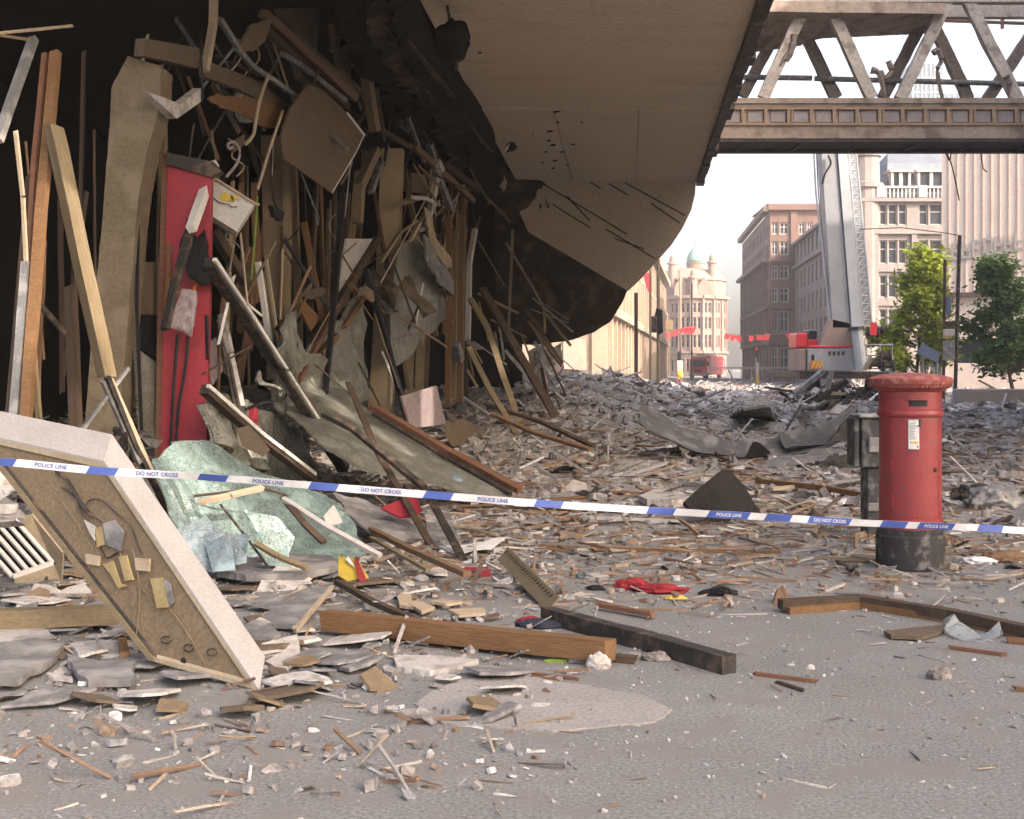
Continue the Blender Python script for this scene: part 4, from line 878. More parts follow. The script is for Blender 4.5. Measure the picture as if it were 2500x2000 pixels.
def text(s, body, size, m):
    cu = bpy.data.curves.new('lettering', 'FONT'); cu.body = body; cu.size = size; cu.align_x = 'CENTER'; cu.align_y = 'CENTER'; cu.offset = .0006
    cu.space_character = 1.05; tmp = bpy.data.objects.new('lettering_curve', cu); C.objects.link(tmp); dg = bpy.context.evaluated_depsgraph_get(); me = bpy.data.meshes.new_from_object(tmp.evaluated_get(dg)); bpy.data.objects.remove(tmp); me.materials.clear(); me.materials.append(MATS[m])
    o = bpy.data.objects.new('lettering', me); C.objects.link(o); o.parent = tape
    p, d = at(s); up = V((0, 0, 1)); nn = d.cross(up).normalized(); up = nn.cross(d).normalized(); a = twist(s); u2 = up*math.cos(a)+nn*math.sin(a); n2 = d.cross(u2).normalized()
    q = p+n2*.0055
    o.matrix_local = Matrix.Translation(-root_of(tape)) @ Matrix(((d.x, u2.x, n2.x, q.x), (d.y, u2.y, n2.y, q.y), (d.z, u2.z, n2.z, q.z), (0, 0, 0, 1)))
s_at = lambda px: min(range(len(tpts)), key=lambda i: abs(CX+FPX*tpts[i].x/tpts[i].y-px))
S = lambda px: cum[s_at(px)]
for c in (-1040, -780, -520, -260, 5, 262, 515, 787, 1069, 1337): mk('blue_block', band(S(c)-.068, S(c)+.068, -TW/2, TW/2, .0022, .008), 'tape_blue', tape)
for i, c in enumerate((125, 388, 655, 935, 1205)): text(S(c), ('DO NOT CROSS', 'POLICE LINE')[(i+1) % 2], .026, 'tape_blue')
for i, (c, hw) in enumerate(((1630, .07), (1900, .07), (2174, .07), (2420, .07), (1765, .11), (2033, .115), (2285, .10), (2540, .1), (2680, .07), (2950, .07), (3220, .07), (3490, .07))): mk('blue_block', band(S(c)-hw, S(c)+hw, -TW/2, TW/2, .0022, .008), 'tape_blue', tape)
for i, c in enumerate((1765, 2033, 2285)): text(S(c), ('POLICE LINE', 'DO NOT CROSS')[i % 2], .023, 'tape_white')

# ------------------------------------------------------------------ the big fallen light box in the left foreground
TR, BR, BL = P(250, 1130, 7.25), P(625, 1685, 6.6), P(362, 1612, 6.95)
def onplane(px, py):
    n_ = (TR-BR).cross(BL-BR); d_ = P(px, py, 1)-V((0, 0, EYE)); return V((0, 0, EYE))+d_*((BR-V((0, 0, EYE))).dot(n_)/d_.dot(n_))
TL = onplane(-70, 1058)
thv = P(270, 1066, 7.42)-TR
lb = thing('light_box', (BR+BL)/2, 'large fallen cream light box leaning over, bare wires and yellow tags on its back', 'light box')
def slab(nm, pts, d, m, par=lb): return mk(nm, (list(pts)+[p+d for p in pts], [[3, 2, 1, 0], [4, 5, 6, 7]]+[[i, (i+1) % 4, 4+(i+1) % 4, 4+i] for i in range(4)]), m, par)
nrm = (TR-BR).cross(BL-BR).normalized()
if nrm.dot(V((0, 0, EYE))-BR) < 0: nrm = -nrm
xu = (BR-BL).normalized(); yu = (TR-BR).normalized(); yl = (TR-BR).length; xw = (BR-BL).length
d = thv
slab('back_panel', [BL+d*.10, BR+d*.10, TR+d*.10, TL+d*.10], d*.9, 'case_back')
e = .035
slab('frame', [BR-xu*.028, BR, TR, TR-xu*.028], d*.098, 'cream_paint'); slab('frame', [TL, TR-xu*.028, TR-xu*.028-yu*.05, TL-yu*.05], d*.098, 'cream_paint')
slab('frame', [BL, BL+xu*.06, TL+xu*.06-yu*.05, TL-yu*.05], d*.098, 'wood_tan'); slab('frame', [BL+xu*.06, BR-xu*.028, BR-xu*.028+yu*.04, BL+xu*.06+yu*.04], d*.098, 'cream_paint')
slab('side_panel', [BR+xu*.002, BR+xu*.024, TR+xu*.024, TR+xu*.002], d*1.01, 'white_board'); slab('top_panel', [TL+yu*.002, TR+xu*.024+yu*.002, TR+xu*.024+yu*.02, TL+yu*.02], d*1.01, 'white_board')
slab('seam', [BL+xu*.085, BL+xu*.092, TL+xu*.092-yu*.06, TL+xu*.085-yu*.06], d*.097, 'metal_dark')
def fp(px, py, lift=0):   # point on the open back of the box
    dr_ = P(px, py, 1)-V((0, 0, EYE)); pl_ = BR+d*.10; t = (pl_-V((0, 0, EYE))).dot(nrm)/dr_.dot(nrm); return V((0, 0, EYE))+dr_*t+nrm*lift
for pts, r in (([(155, 1190), (190, 1215), (200, 1245), (220, 1275), (235, 1300), (262, 1360), (290, 1350), (298, 1362)], .005), ([(140, 1150), (170, 1175), (205, 1235), (230, 1262)], .009), ([(215, 1235), (222, 1222), (250, 1220), (290, 1255), (320, 1278), (328, 1295), (340, 1330), (352, 1355)], .004), ([(215, 1240), (235, 1262), (265, 1290), (252, 1330)], .004), ([(300, 1362), (298, 1345), (315, 1340), (330, 1350), (345, 1440), (340, 1520), (332, 1580)], .003), ([(350, 1440), (420, 1490), (470, 1560), (510, 1630)], .003), ([(130, 1195), (180, 1260), (230, 1340)], .002)):
    mk('wire', tube(spline([fp(x, y, .012) for x, y in pts], 6), r, 5), 'metal_dark' if r > .0035 else 'wood_tan', lb)
for pts, m in (([(215, 1352), (250, 1358), (248, 1382), (217, 1376)], 'wood_pale'), ([(258, 1378), (282, 1370), (300, 1425), (316, 1430), (296, 1436), (275, 1400)], 'tag_yellow'), ([(296, 1358), (315, 1356), (331, 1415), (312, 1418)], 'tag_yellow'), ([(335, 1362), (372, 1364), (370, 1395), (338, 1392)], 'wood_pale'), ([(373, 1412), (402, 1410), (420, 1482), (390, 1484)], 'tag_yellow'), ([(404, 1412), (420, 1425), (430, 1470), (421, 1482)], 'metal_grey'), ([(240, 1290), (256, 1284), (262, 1330), (244, 1336)], 'tag_yellow'), ([(212, 1270), (238, 1285), (238, 1320), (225, 1300)], 'plaster'), ([(258, 1278), (285, 1270), (310, 1300), (300, 1345), (265, 1330)], 'metal_grey')):
    mk('tag', plate([fp(x, y, .022) for x, y in pts], .012), m, lb)
for x, y in ((410, 1562), (465, 1582), (522, 1592)): mk('clip', tube([fp(x+12*math.cos(a*.55), y+9*math.sin(a*.55), .015) for a in range(11)], .004, 5), 'metal_dark', lb)
mk('hole', xf(lathe([(.018, 0), (.018, .004)], 14), Matrix.Translation(fp(449, 1614, .002)) @ nrm.to_track_quat('Z', 'Y').to_matrix().to_4x4()), 'paint_black', lb)

# ------------------------------------------------------------------ helpers for the wreckage tables
def bm_(label, cat, name, pts, wp, m, ratio=.8, group=None, split=.06, roll=.3, depth='f'):
    """a bar through picture points given with offsets from the shop front (depth 'f') or absolute distances ('a')"""
    if m.split('_')[0] in ('metal', 'steel', 'paint'): split = 0
    q = [D(x, y, o) if depth == 'f' else P(x, y, o) for x, y, o in pts]
    Ym = sum(p.y for p in q)/len(q); wd = wp*Ym/FPX
    if len(q) == 2: return beam(name, label, cat, q[0], q[1], wd, wd*ratio, m, group, roll, split=split, jit=wd*.06)
    parts = []
    for a, b in zip(q, q[1:]):
        M, L = axes(a, b, roll); parts.append(xf(bar(L+wd*.2, wd, wd*ratio, wd*.06, None, 0, split*.3), M))
    return mk(name, join(*parts), m, None, label, cat, group)
def sh_(label, cat, name, pts, m, th=.02, group=None, depth='f', **k):
    q = [D(x, y, o) if depth == 'f' else P(x, y, o) for x, y, o in pts]
    return sheet(name, label, cat, q, th, m, group, **k)
def flat(pts, o): return [(x, y, o) for x, y in pts]
def cab_(label, pts, rp, m='metal_dark', name='cable', cat='cable', off=-.8, depth='f', group=None):
    q = [D(x, y, off) if depth == 'f' else P(x, y, off) for x, y in pts]; Y = q[0].y
    return mk(name, tube(spline(q, 6), rp*Y/FPX, 6), m, None, label, cat, group, smooth=True)

# ------------------------------------------------------------------ wreckage hanging and leaning in the shop front
rp = thing('red_post', D(455, 1280, -.9), 'tall red painted post panel with two black cables in the wrecked shop front', 'post')
rq = [(409, 400), (516, 420), (512, 700), (500, 1300), (388, 1300), (398, 800)]
mk('panel', plate([D(455, 1280, -.9)*0+P(x, y, FY(455)-.9) for x, y in rq], .10), 'red_paint', rp)
mk('dark_edge', plate([P(x, y, FY(455)-.88) for x, y in ((396, 370), (409, 380), (398, 800), (388, 1300), (374, 1300), (384, 800))], .22), 'wood_red', rp)
mk('head_trim', plate([P(x, y, FY(455)-.95) for x, y in ((405, 372), (520, 395), (540, 420), (515, 432), (409, 402))], .14), 'metal_dark', rp)
for (a, b, c, dd) in ((434, 815, 416, 1120), (459, 820, 430, 1130)): mk('cable', tube(spline([P(a, b, FY(455)-1.0), P(a-6, 900, FY(455)-1.0), P(c+4, 1010, FY(455)-1.0), P(c, dd, FY(455)-1.0)], 5), .017, 6), 'paint_black', rp)
mk('upper_red', plate([P(x, y, FY(455)-.92) for x, y in ((498, 535), (514, 545), (517, 640), (506, 690))], .02), 'red_paint', rp)
Z = FY(455)-1.15
mk('black_cloth', plate([P(x, y, Z) for x, y in ((456, 531), (466, 545), (470, 600), (500, 560), (508, 600), (513, 691), (487, 696), (462, 680), (452, 650), (438, 640), (442, 583))], .03, torn=.02, crumple=.05, cuts=3, cfreq=5), 'cloth_black', None, 'black torn cloth hanging over the red post', 'cloth', smooth=True)
mk('grey_cloth', plate([P(x, y, Z-.05) for x, y in ((442, 705), (478, 709), (480, 740), (466, 823), (440, 808), (414, 800), (425, 760))], .02, torn=.01, crumple=.05, cuts=3, cfreq=6), 'cloth_pink', None, 'pale pinkish grey cloth hanging on the red post', 'cloth', smooth=True)
bm_('bright steel tube leaning across the head of the red post', 'tube', 'steel_tube', [(522, 400, -1.25), (467, 560, -1.45)], 20, 'steel_lit', 1)
bm_('dark grey bundled strip hanging down across the red post', 'strip', 'metal_strip', [(467, 555, -1.3), (428, 690, -1.3), (404, 800, -1.25)], 22, 'metal_dark', .6)
cab_('orange torn ribbon hanging from the black cloth', [(462, 668), (480, 690), (474, 705), (476, 735)], 5, 'orange', 'ribbon', 'ribbon', -1.2)
sb = thing('shop_sign', D(557, 500, -1.4), 'white box sign with a torn yellow emblem hanging askew beside the red post', 'sign')
sq = [P(526, 437, 13.9), P(622, 497, 13.9), P(578, 566, 13.7), P(493, 512, 13.7)]
mk('box', plate(sq, .12), 'white_paint', sb)
mk('rim', join(tube([sq[0]+V((0, -.02, 0)), sq[1]+V((0, -.02, 0))], .018, 6), tube([sq[1]+V((0, -.02, 0)), sq[1]+V((.02, .1, 0))], .018, 6)), 'wood_pale', sb)
mk('yellow_emblem', join(*[plate([P(x, y, 13.80) for x, y in q], .01) for q in ([(541, 474), (551, 468), (556, 477), (566, 473), (563, 484), (572, 494), (560, 490), (548, 492), (536, 490)], [(566, 479), (578, 477), (583, 484), (574, 487)])]), 'yellow', sb)
mk('tear_line', tube([P(x, y, 13.76) for x, y in ((507, 474), (520, 482), (535, 495), (556, 499), (566, 506), (580, 505))], .006, 5), 'metal_dark', sb)
mk('lower_edge', plate([P(x, y, 13.72) for x, y in ((493, 512), (578, 566), (574, 573), (492, 520))], .12), 'board_brown', sb)
hb = sh_('square brown chipboard panel hanging on its corner in the shop front', 'board', 'hanging_board', flat([(753, 205), (795, 224), (847, 276), (889, 328), (870, 373), (845, 420), (811, 471), (756, 432), (697, 390), (689, 330), (708, 268)], -1.6), 'board_brown', .03, torn=.012)
mk('edging', join(tube([D(847, 276, -1.62), D(889, 330, -1.62)], .022, 6), tube([D(889, 330, -1.62), D(869, 373, -1.62), D(811, 471, -1.62)], .010, 6)), 'steel_lit', hb)

T = [
 ('thin pale stick jutting in at the upper left corner', 'stick', 'wood_strip', [(-30, 84, -.5), (180, 63, -.4)], 7, 'wood_pale'),
 ('short pale lath below the stick at the upper left corner', 'stick', 'wood_strip', [(-30, 82, -.6), (72, 97, -.5)], 8, 'wood_tan'),
 ('grey plank slanting across the upper left corner', 'plank', 'wood_plank', [(82, 95, -.4), (-6, 345, -.6)], 22, 'metal_grey'),
 ('thin splintered pale lath standing at the left edge', 'lath', 'wood_lath', [(38, 318, -.8), (56, 480, -.8), (64, 640, -.8)], 9, 'wood_pale'),
 ('slim reddish batten beside the brown beam at the left', 'batten', 'wood_batten', [(110, 130, -.3), (84, 390, -.4), (66, 700, -.5)], 13, 'wood_red'),
 ('long reddish brown beam standing upright at the left', 'beam', 'timber_beam', [(136, 125, -.5), (100, 520, -.7), (62, 1040, -1.0)], 24, 'wood_orange'),
 ('grey weathered batten standing at the far left edge', 'batten', 'wood_batten', [(64, 640, -.6), (34, 1030, -.8)], 20, 'metal_grey'),
 ('dark batten between the left edge and the grey batten', 'batten', 'wood_batten', [(72, 420, -.2), (18, 1030, -.5)], 12, 'wood_dark'),
 ('long tan plank leaning against the big concrete column', 'plank', 'wood_plank', [(128, 300, -.9), (262, 925, -1.3)], 40, 'wood_tan'),
 ('thin pale batten standing beside the brown beam', 'batten', 'wood_batten', [(80, 850, -.9), (96, 1030, -.9)], 13, 'wood_tan'),
 ('tall dark batten in the black opening left of the column', 'batten', 'wood_batten', [(172, 690, .6), (186, 1050, .4)], 26, 'wood_dark'),
 ('dark upright in the black opening by the brown beam', 'batten', 'wood_batten', [(205, 120, 1.2), (192, 700, 1.0)], 9, 'wood_dark'),
 ('short dark diagonal stub in the black opening', 'stub', 'wood_stub', [(98, 745, .5), (158, 815, .4)], 14, 'metal_dark'),
 ('wooden channel continuing the tan plank to the ground', 'channel', 'wood_channel', [(258, 920, -1.35), (368, 1170, -1.7)], 26, 'wood_pale'),
 ('perforated dark metal strip beside the wooden channel', 'strip', 'metal_strip', [(262, 920, -1.5), (330, 1090, -1.7), (420, 1270, -1.9)], 14, 'metal_dark'),
 ('grey strip parallel to the wooden channel', 'strip', 'metal_strip', [(252, 930, -1.4), (340, 1130, -1.7)], 14, 'metal_grey'),
 ('thin grey bar leaning across the foot of the column', 'bar', 'metal_bar', [(312, 900, -1.5), (200, 1050, -1.3)], 11, 'metal_grey'),
 ('black thin rod hanging between column and red post', 'rod', 'metal_rod', [(338, 480, -.2), (334, 760, -.2), (346, 1060, -.3)], 7, 'paint_black'),
 ('small tan post behind the black thin rod', 'post', 'wood_post', [(346, 620, .3), (330, 770, .2)], 16, 'wood_tan'),
 ('tan upright left of the red post head', 'post', 'wood_post', [(397, 300, .4), (400, 480, .3)], 18, 'board_tan'),
 ('narrow orange upright just left of the red post', 'post', 'wood_post', [(414, 590, -.5), (408, 760, -.6)], 11, 'wood_orange'),
 ('pale vertical strut hanging from the ceiling above the column', 'strut', 'wood_strut', [(522, -20, -.8), (520, 60, -.8), (500, 172, -.9)], 18, 'wood_pale'),
 ('bent grey window frame section under the ceiling', 'frame', 'bent_bar', [(536, 46, -.9), (584, 123, -1.0), (617, 163, -1.0), (660, 190, -1.1), (735, 244, -1.2)], 13, 'metal_grey'),
 ('long brown joist slanting down from the ceiling, uppermost', 'joist', 'timber_joist', [(640, 30, -.5), (865, 240, -.9)], 24, 'wood_brown'),
 ('long dark joist slanting below the uppermost joist', 'joist', 'timber_joist', [(640, 66, -.4), (848, 262, -.8)], 20, 'wood_dark'),
 ('grey slanting joist with a broken lower end', 'joist', 'timber_joist', [(690, 132, -.5), (742, 165, -.6), (842, 245, -.9)], 14, 'metal_grey'),
 ('steep brown board slanting beside the ceiling slab', 'board', 'wood_board', [(700, 90, -.2), (866, 228, -.6)], 36, 'board_brown'),
 ('narrow tan board hanging upright beside the square panel', 'board', 'wood_board', [(892, 170, -1.0), (916, 324, -1.1)], 24, 'board_tan'),
 ('dark narrow board behind the upright tan board', 'board', 'wood_board', [(908, 172, -.7), (932, 318, -.8)], 14, 'metal_dark'),
 ('short diagonal board propped below the upright tan board', 'board', 'wood_board', [(918, 368, -1.3), (877, 455, -1.4), (872, 540, -1.4)], 24, 'board_tan'),
 ('grey splintered stick beside the short diagonal board', 'stick', 'wood_stick', [(932, 395, -1.1), (905, 470, -1.2)], 14, 'metal_grey'),
 ('dark thin rail falling from the ceiling toward the tan column', 'rail', 'metal_rail', [(925, 315, -1.2), (1010, 365, -1.4), (1060, 400, -1.5)], 14, 'wood_dark'),
 ('slim grey stick hanging above the broken lath cluster', 'stick', 'wood_stick', [(996, 288, -1.4), (1036, 396, -1.6)], 9, 'metal_grey'),
 ('grey plank with a bright broken end in the lath cluster', 'plank', 'wood_plank', [(1048, 352, -1.8), (1066, 420, -1.9), (1099, 510, -2.0)], 15, 'metal_grey'),
 ('bright splintered lath at the centre of the lath cluster', 'lath', 'wood_lath', [(1066, 392, -1.9), (1078, 420, -1.95)], 16, 'white_paint'),  # sunlight on this stick put into its white colour
 ('pale upright lath sloping down through the lath cluster', 'lath', 'wood_lath', [(1065, 436, -2.0), (1050, 520, -2.0), (1030, 560, -2.0)], 14, 'white_paint'),  # white colour stands for sun on the stick
 ('dark brown beam stretching to the right of the lath cluster', 'beam', 'timber_beam', [(1008, 356, -1.6), (1155, 490, -2.2)], 16, 'wood_brown'),
 ('lower dark beam stretching to the right of the lath cluster', 'beam', 'timber_beam', [(1080, 400, -1.9), (1166, 462, -2.3)], 18, 'wood_dark'),
 ('pale horizontal lath crossing behind the tan column', 'lath', 'wood_lath', [(978, 496, -1.5), (1066, 470, -1.8)], 12, 'wood_tan'),
 ('curved bright lath lying on the lath cluster', 'lath', 'wood_lath', [(1008, 482, -2.0), (1040, 484, -2.05), (1070, 500, -2.1)], 10, 'white_paint'),
 ('thin diagonal lath left of the lath cluster', 'lath', 'wood_lath', [(1018, 540, -1.9), (975, 570, -1.9), (930, 640, -1.8)], 8, 'wood_tan'),
 ('second thin diagonal lath below the lath cluster', 'lath', 'wood_lath', [(1032, 530, -2.0), (1000, 590, -2.0)], 10, 'wood_pale'),
 ('dark beam leaning from the shop sign to the right', 'beam', 'timber_beam', [(517, 556, -1.0), (602, 694, -1.2)], 26, 'wood_dark'),
 ('white lath leaning behind the lower frame bar', 'lath', 'wood_lath', [(540, 764, -1.3), (562, 860, -1.5), (590, 990, -1.7)], 15, 'plaster'),
 ('thin dark lath beside the white lath', 'lath', 'wood_lath', [(530, 780, -1.3), (572, 985, -1.6)], 8, 'metal_dark'),
 ('dark red upright stub behind the lower frame bar', 'stub', 'wood_stub', [(612, 990, -1.5), (610, 1130, -1.5)], 28, 'red_paint'),
 ('grey blue glossy tube leaning behind the long frame bar', 'tube', 'metal_tube', [(630, 640, -.9), (660, 850, -1.1)], 13, 'steel_lit'),
 ('thin bright strip beside the glossy tube', 'strip', 'metal_strip', [(648, 620, -.9), (686, 880, -1.2)], 7, 'wood_pale'),
 ('rusty upright behind the glossy tube', 'upright', 'wood_upright', [(612, 600, -.5), (610, 860, -.6)], 13, 'wood_red'),
 ('dark pole standing before the tan pilaster', 'pole', 'metal_pole', [(838, 470, -1.6), (818, 720, -1.8), (789, 1008, -2.4)], 13, 'paint_black'),
 ('dark pole leaning across the tall tan column', 'pole', 'metal_pole', [(894, 655, -2.0), (940, 820, -2.3), (994, 1025, -2.8)], 13, 'paint_black'),
 ('red lath leaning from the bright board to the glass heap', 'lath', 'wood_lath', [(826, 740, -1.4), (770, 850, -1.6), (728, 934, -1.9)], 10, 'wood_red'),
 ('broad dark diagonal brace behind the tan column', 'brace', 'timber_brace', [(922, 580, -.4), (838, 720, -.5), (760, 850, -.6)], 22, 'wood_dark'),
 ('orange lit slat on the diagonal brace', 'slat', 'wood_lath', [(905, 700, -.8), (838, 800, -.9)], 14, 'wood_orange'),
 ('long tan slat running down beside the diagonal brace', 'slat', 'wood_lath', [(820, 820, -1.2), (780, 870, -1.3)], 20, 'wood_orange'),
 ('long thin pole lying across the leaning glass sheet', 'pole', 'metal_pole', [(789, 1010, 13.6), (864, 1050, 13.4), (1036, 1191, 12.6), (1174, 1446, 10.4)], 16, 'metal_dark'),
 ('short dark pole lying on the leaning glass sheet', 'pole', 'metal_pole', [(850, 935, 14.2), (925, 1110, 13.4), (1060, 1345, 11.6)], 14, 'wood_dark'),
 ('reddish brown beam along the upper edge of the leaning glass sheet', 'beam', 'timber_beam', [(905, 990, 16.4), (1100, 1105, 16.0), (1268, 1195, 15.2)], 18, 'wood_red'),
 ('dark strip under the reddish brown beam', 'strip', 'metal_strip', [(910, 1010, 16.2), (1090, 1118, 15.8), (1245, 1205, 15.2)], 9, 'metal_dark'),
 ('left wooden pole of the cluster standing right of the hanging glass', 'pole', 'wood_pole', [(1097, 520, -2.0), (1094, 1000, -2.4)], 13, 'wood_orange'),
 ('right wooden pole of the cluster standing right of the hanging glass', 'pole', 'wood_pole', [(1128, 520, -2.0), (1122, 985, -2.4)], 16, 'wood_brown'),
 ('thin middle pole of the cluster standing right of the hanging glass', 'pole', 'wood_pole', [(1113, 560, -1.8), (1108, 975, -2.2)], 10, 'wood_tan'),
 ('bright white pipe standing beside the wooden pole cluster', 'pipe', 'metal_pipe', [(1160, 560, -2.2), (1146, 640, -2.2), (1142, 830, -2.3)], 12, 'white_paint'),
 ('dark grey crate stub hung on the wooden pole cluster', 'stub', 'wood_stub', [(1112, 840, -2.6), (1120, 880, -2.6)], 22, 'metal_grey'),
 ('dark weathered plank leaning from the dark end wall to the rubble', 'plank', 'wood_plank', [(1178, 705, 24.0), (1260, 850, 23.0), (1352, 1012, 21.0)], 17, 'wood_dark'),
 ('pale weathered plank leaning left of the dark plank', 'plank', 'wood_plank', [(1148, 730, 23.5), (1190, 800, 22.8), (1268, 1035, 20.5)], 14, 'wood_tan'),
 ('grey plank leaning from the pole cluster into the rubble', 'plank', 'wood_plank', [(1145, 850, 22.0), (1200, 960, 20.8), (1262, 1060, 19.6)], 13, 'wood_tan'),
 ('thin dark lath lying to the right of the leaning planks', 'lath', 'wood_lath', [(1180, 985, 20.6), (1320, 1030, 20.0), (1450, 1090, 18.9)], 10, 'wood_dark'),
 ('long thin lath sloping over the rubble below the leaning planks', 'lath', 'wood_lath', [(1200, 1010, 20.0), (1300, 1055, 19.2), (1440, 1098, 18.4)], 11, 'wood_brown'),
 ('pale bent rod hanging on the dark end wall', 'rod', 'metal_rod', [(1234, 592, 27.5), (1300, 700, 27.2), (1328, 755, 27.0), (1331, 812, 27.0)], 5, 'wood_tan'),
 ('thin upright rod before the dark end wall', 'rod', 'metal_rod', [(1252, 560, 28.0), (1246, 700, 28.0), (1240, 835, 28.0)], 6, 'wood_tan'),
]
for row in T: bm_(row[0], row[1], row[2], row[3], row[4], row[5], depth='a' if row[3][0][2] > 5 else 'f')

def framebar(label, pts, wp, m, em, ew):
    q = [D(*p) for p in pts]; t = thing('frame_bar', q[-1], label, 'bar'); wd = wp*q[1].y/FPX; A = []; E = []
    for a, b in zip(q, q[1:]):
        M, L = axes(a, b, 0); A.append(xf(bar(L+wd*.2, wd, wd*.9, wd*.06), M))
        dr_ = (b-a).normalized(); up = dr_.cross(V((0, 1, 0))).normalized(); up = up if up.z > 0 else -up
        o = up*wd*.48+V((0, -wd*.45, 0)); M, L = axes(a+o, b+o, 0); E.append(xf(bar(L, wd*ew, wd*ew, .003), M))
    mk('rail', join(*A), m, t); mk('painted_lit_edge', join(*E), em, t)  # edge strip carries its sunlight as a pale colour
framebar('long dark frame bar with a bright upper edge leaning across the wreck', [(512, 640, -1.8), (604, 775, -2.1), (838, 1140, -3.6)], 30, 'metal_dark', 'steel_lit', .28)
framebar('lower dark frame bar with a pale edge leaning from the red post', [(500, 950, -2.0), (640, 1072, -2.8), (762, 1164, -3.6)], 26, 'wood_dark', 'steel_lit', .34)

SHEETS = [
 ('long pale light fitting slab under the ceiling above the column', 'fitting', 'light_fitting', flat([(354, 94), (487, 117), (489, 168), (420, 152), (350, 137)], -.7), 'board_brown', .1, {}),
 ('grey metal trough of a fallen light fitting beside the column head', 'fitting', 'light_fitting', flat([(357, 224), (400, 238), (440, 255), (492, 215), (494, 246), (432, 290), (396, 256)], -1.0), 'plaster', .10, {}),
 ('pale board jutting down from the ceiling near the bent frame', 'board', 'wood_board', flat([(578, 128), (614, 62), (668, 42), (648, 100), (620, 124)], -.9), 'board_tan', .04, {'torn': .015}),
 ('torn orange brown board edge under the ceiling', 'board', 'torn_board', flat([(510, 242), (533, 227), (552, 247), (580, 250), (602, 232), (640, 248), (700, 268), (712, 300), (690, 312), (640, 310), (612, 285), (590, 262), (548, 264), (522, 254)], -.8), 'wood_orange', .03, {'torn': .03}),
 ('grey brown ceiling strip sloping above the torn orange board', 'strip', 'ceiling_strip', flat([(503, 150), (640, 200), (712, 262), (700, 285), (640, 240), (503, 190)], -.6), 'board_brown', .08, {'torn': .02}),
 ('pale slab hanging from the ceiling at the top centre', 'slab', 'ceiling_slab', flat([(690, 20), (782, 20), (776, 90), (772, 100), (790, 240), (740, 190), (720, 90)], -.3), 'board_brown', .12, {'torn': .02}),
 ('pale upright panel beside the hanging ceiling slab', 'panel', 'wall_board', flat([(808, 10), (862, 10), (856, 222), (838, 205), (812, 60)], -.2), 'board_brown', .08, {'torn': .015}),
 ('orange triangular board fallen behind the dark pole', 'board', 'torn_board', flat([(735, 726), (783, 776), (760, 808), (738, 766)], -1.2), 'wood_orange', .03, {}),
 ('board deep in the shop with its sunlit patch painted white', 'board', 'white_board', flat([(848, 583), (916, 583), (880, 655), (838, 730), (826, 720)], -.3), 'white_paint', .04, {}),  # white colour stands for sun falling into the shop
 ('small brown board in the dark beside the lath cluster', 'board', 'wood_board', flat([(1006, 422), (1054, 430), (1050, 474), (1006, 470)], -.9), 'board_tan', .04, {}),
 ('dark slanted board in the gap left of the red post', 'board', 'dark_board', flat([(308, 770), (385, 770), (390, 880), (340, 850), (310, 790)], .1), 'soot_and_shade', .05, {}),
 ('mottled green grey slab standing left of the red post', 'slab', 'plaster_slab', flat([(338, 850), (386, 892), (384, 1080), (350, 1060)], -.1), 'glass_grey', .06, {'torn': .02}),
 ('pale pink board fragment to the right of the red post', 'board', 'pink_board', flat([(510, 838), (534, 822), (545, 905), (520, 940), (505, 890)], -1.0), 'cloth_pink', .03, {'torn': .01}),
 ('tan board panel in the opening behind the red post', 'panel', 'wall_board', flat([(318, 640), (388, 640), (392, 770), (318, 765)], .8), 'board_tan', .05, {}),
 ('pink square board propped at the foot of the hanging glass', 'board', 'pink_board', flat([(980, 968), (1066, 942), (1090, 1036), (1003, 1046)], -4.5), 'cloth_pink', .03, {}),
 ('ribbed yellowish mat lying at the foot of the pink board', 'mat', 'ribbed_mat', flat([(1094, 1032), (1130, 1022), (1198, 1060), (1210, 1108), (1130, 1112), (1095, 1080)], -5.0), 'board_tan', .05, {'torn': .02}),
 ('curled grey metal strip hanging over the top of the hanging glass', 'strip', 'curled_strip', flat([(1034, 572), (1052, 588), (1080, 640), (1111, 690), (1110, 722), (1070, 690), (1042, 630)], -2.6), 'metal_grey', .03, {'torn': .02, 'crumple': .05, 'cuts': 2}),
 ('torn pale paper strip hanging above the hanging glass', 'strip', 'torn_paper', flat([(1040, 505), (1056, 520), (1064, 570), (1092, 620), (1108, 650), (1092, 655), (1060, 600), (1040, 550)], -2.5), 'wood_pale', .02, {'torn': .02, 'crumple': .06, 'cuts': 2}),
]
for lb_, ct, nm, pts, m, th, k in SHEETS: sh_(lb_, ct, nm, pts, m, th, **k)
sh_('large crazed sheet of glass hanging beside the tall tan column', 'glass', 'glass_sheet', flat([(966, 610), (990, 596), (1024, 580), (1042, 620), (1063, 690), (1103, 723), (1097, 775), (1049, 817), (1010, 862), (962, 900), (958, 760)], -1.6), 'glass_grey', .02, torn=.02, crumple=.12, cuts=3, cfreq=.8)
sh_('green grey crazed glass heap behind the long frame bar', 'glass', 'glass_heap', flat([(676, 770), (712, 758), (742, 800), (756, 850), (820, 900), (850, 1000), (820, 1090), (700, 1010), (668, 880)], -2.2), 'glass_grey', .04, torn=.03, crumple=.34, cuts=2, cfreq=1.2)
sh_('mottled green rubble slope at the foot of the white lath', 'rubble', 'crazed_mound', flat([(510, 990), (560, 960), (640, 980), (760, 1060), (800, 1150), (700, 1180), (560, 1120), (510, 1080)], -2.0), 'glass_grey', .04, torn=.03, crumple=.34, cuts=2, cfreq=1.2)
sh_('crumpled grey glass sheet behind the tan column', 'glass', 'glass_sheet', flat([(760, 860), (830, 800), (905, 690), (910, 960), (860, 990), (760, 960)], -1.0), 'glass_grey', .03, torn=.03, crumple=.2, cuts=3, cfreq=1.2)
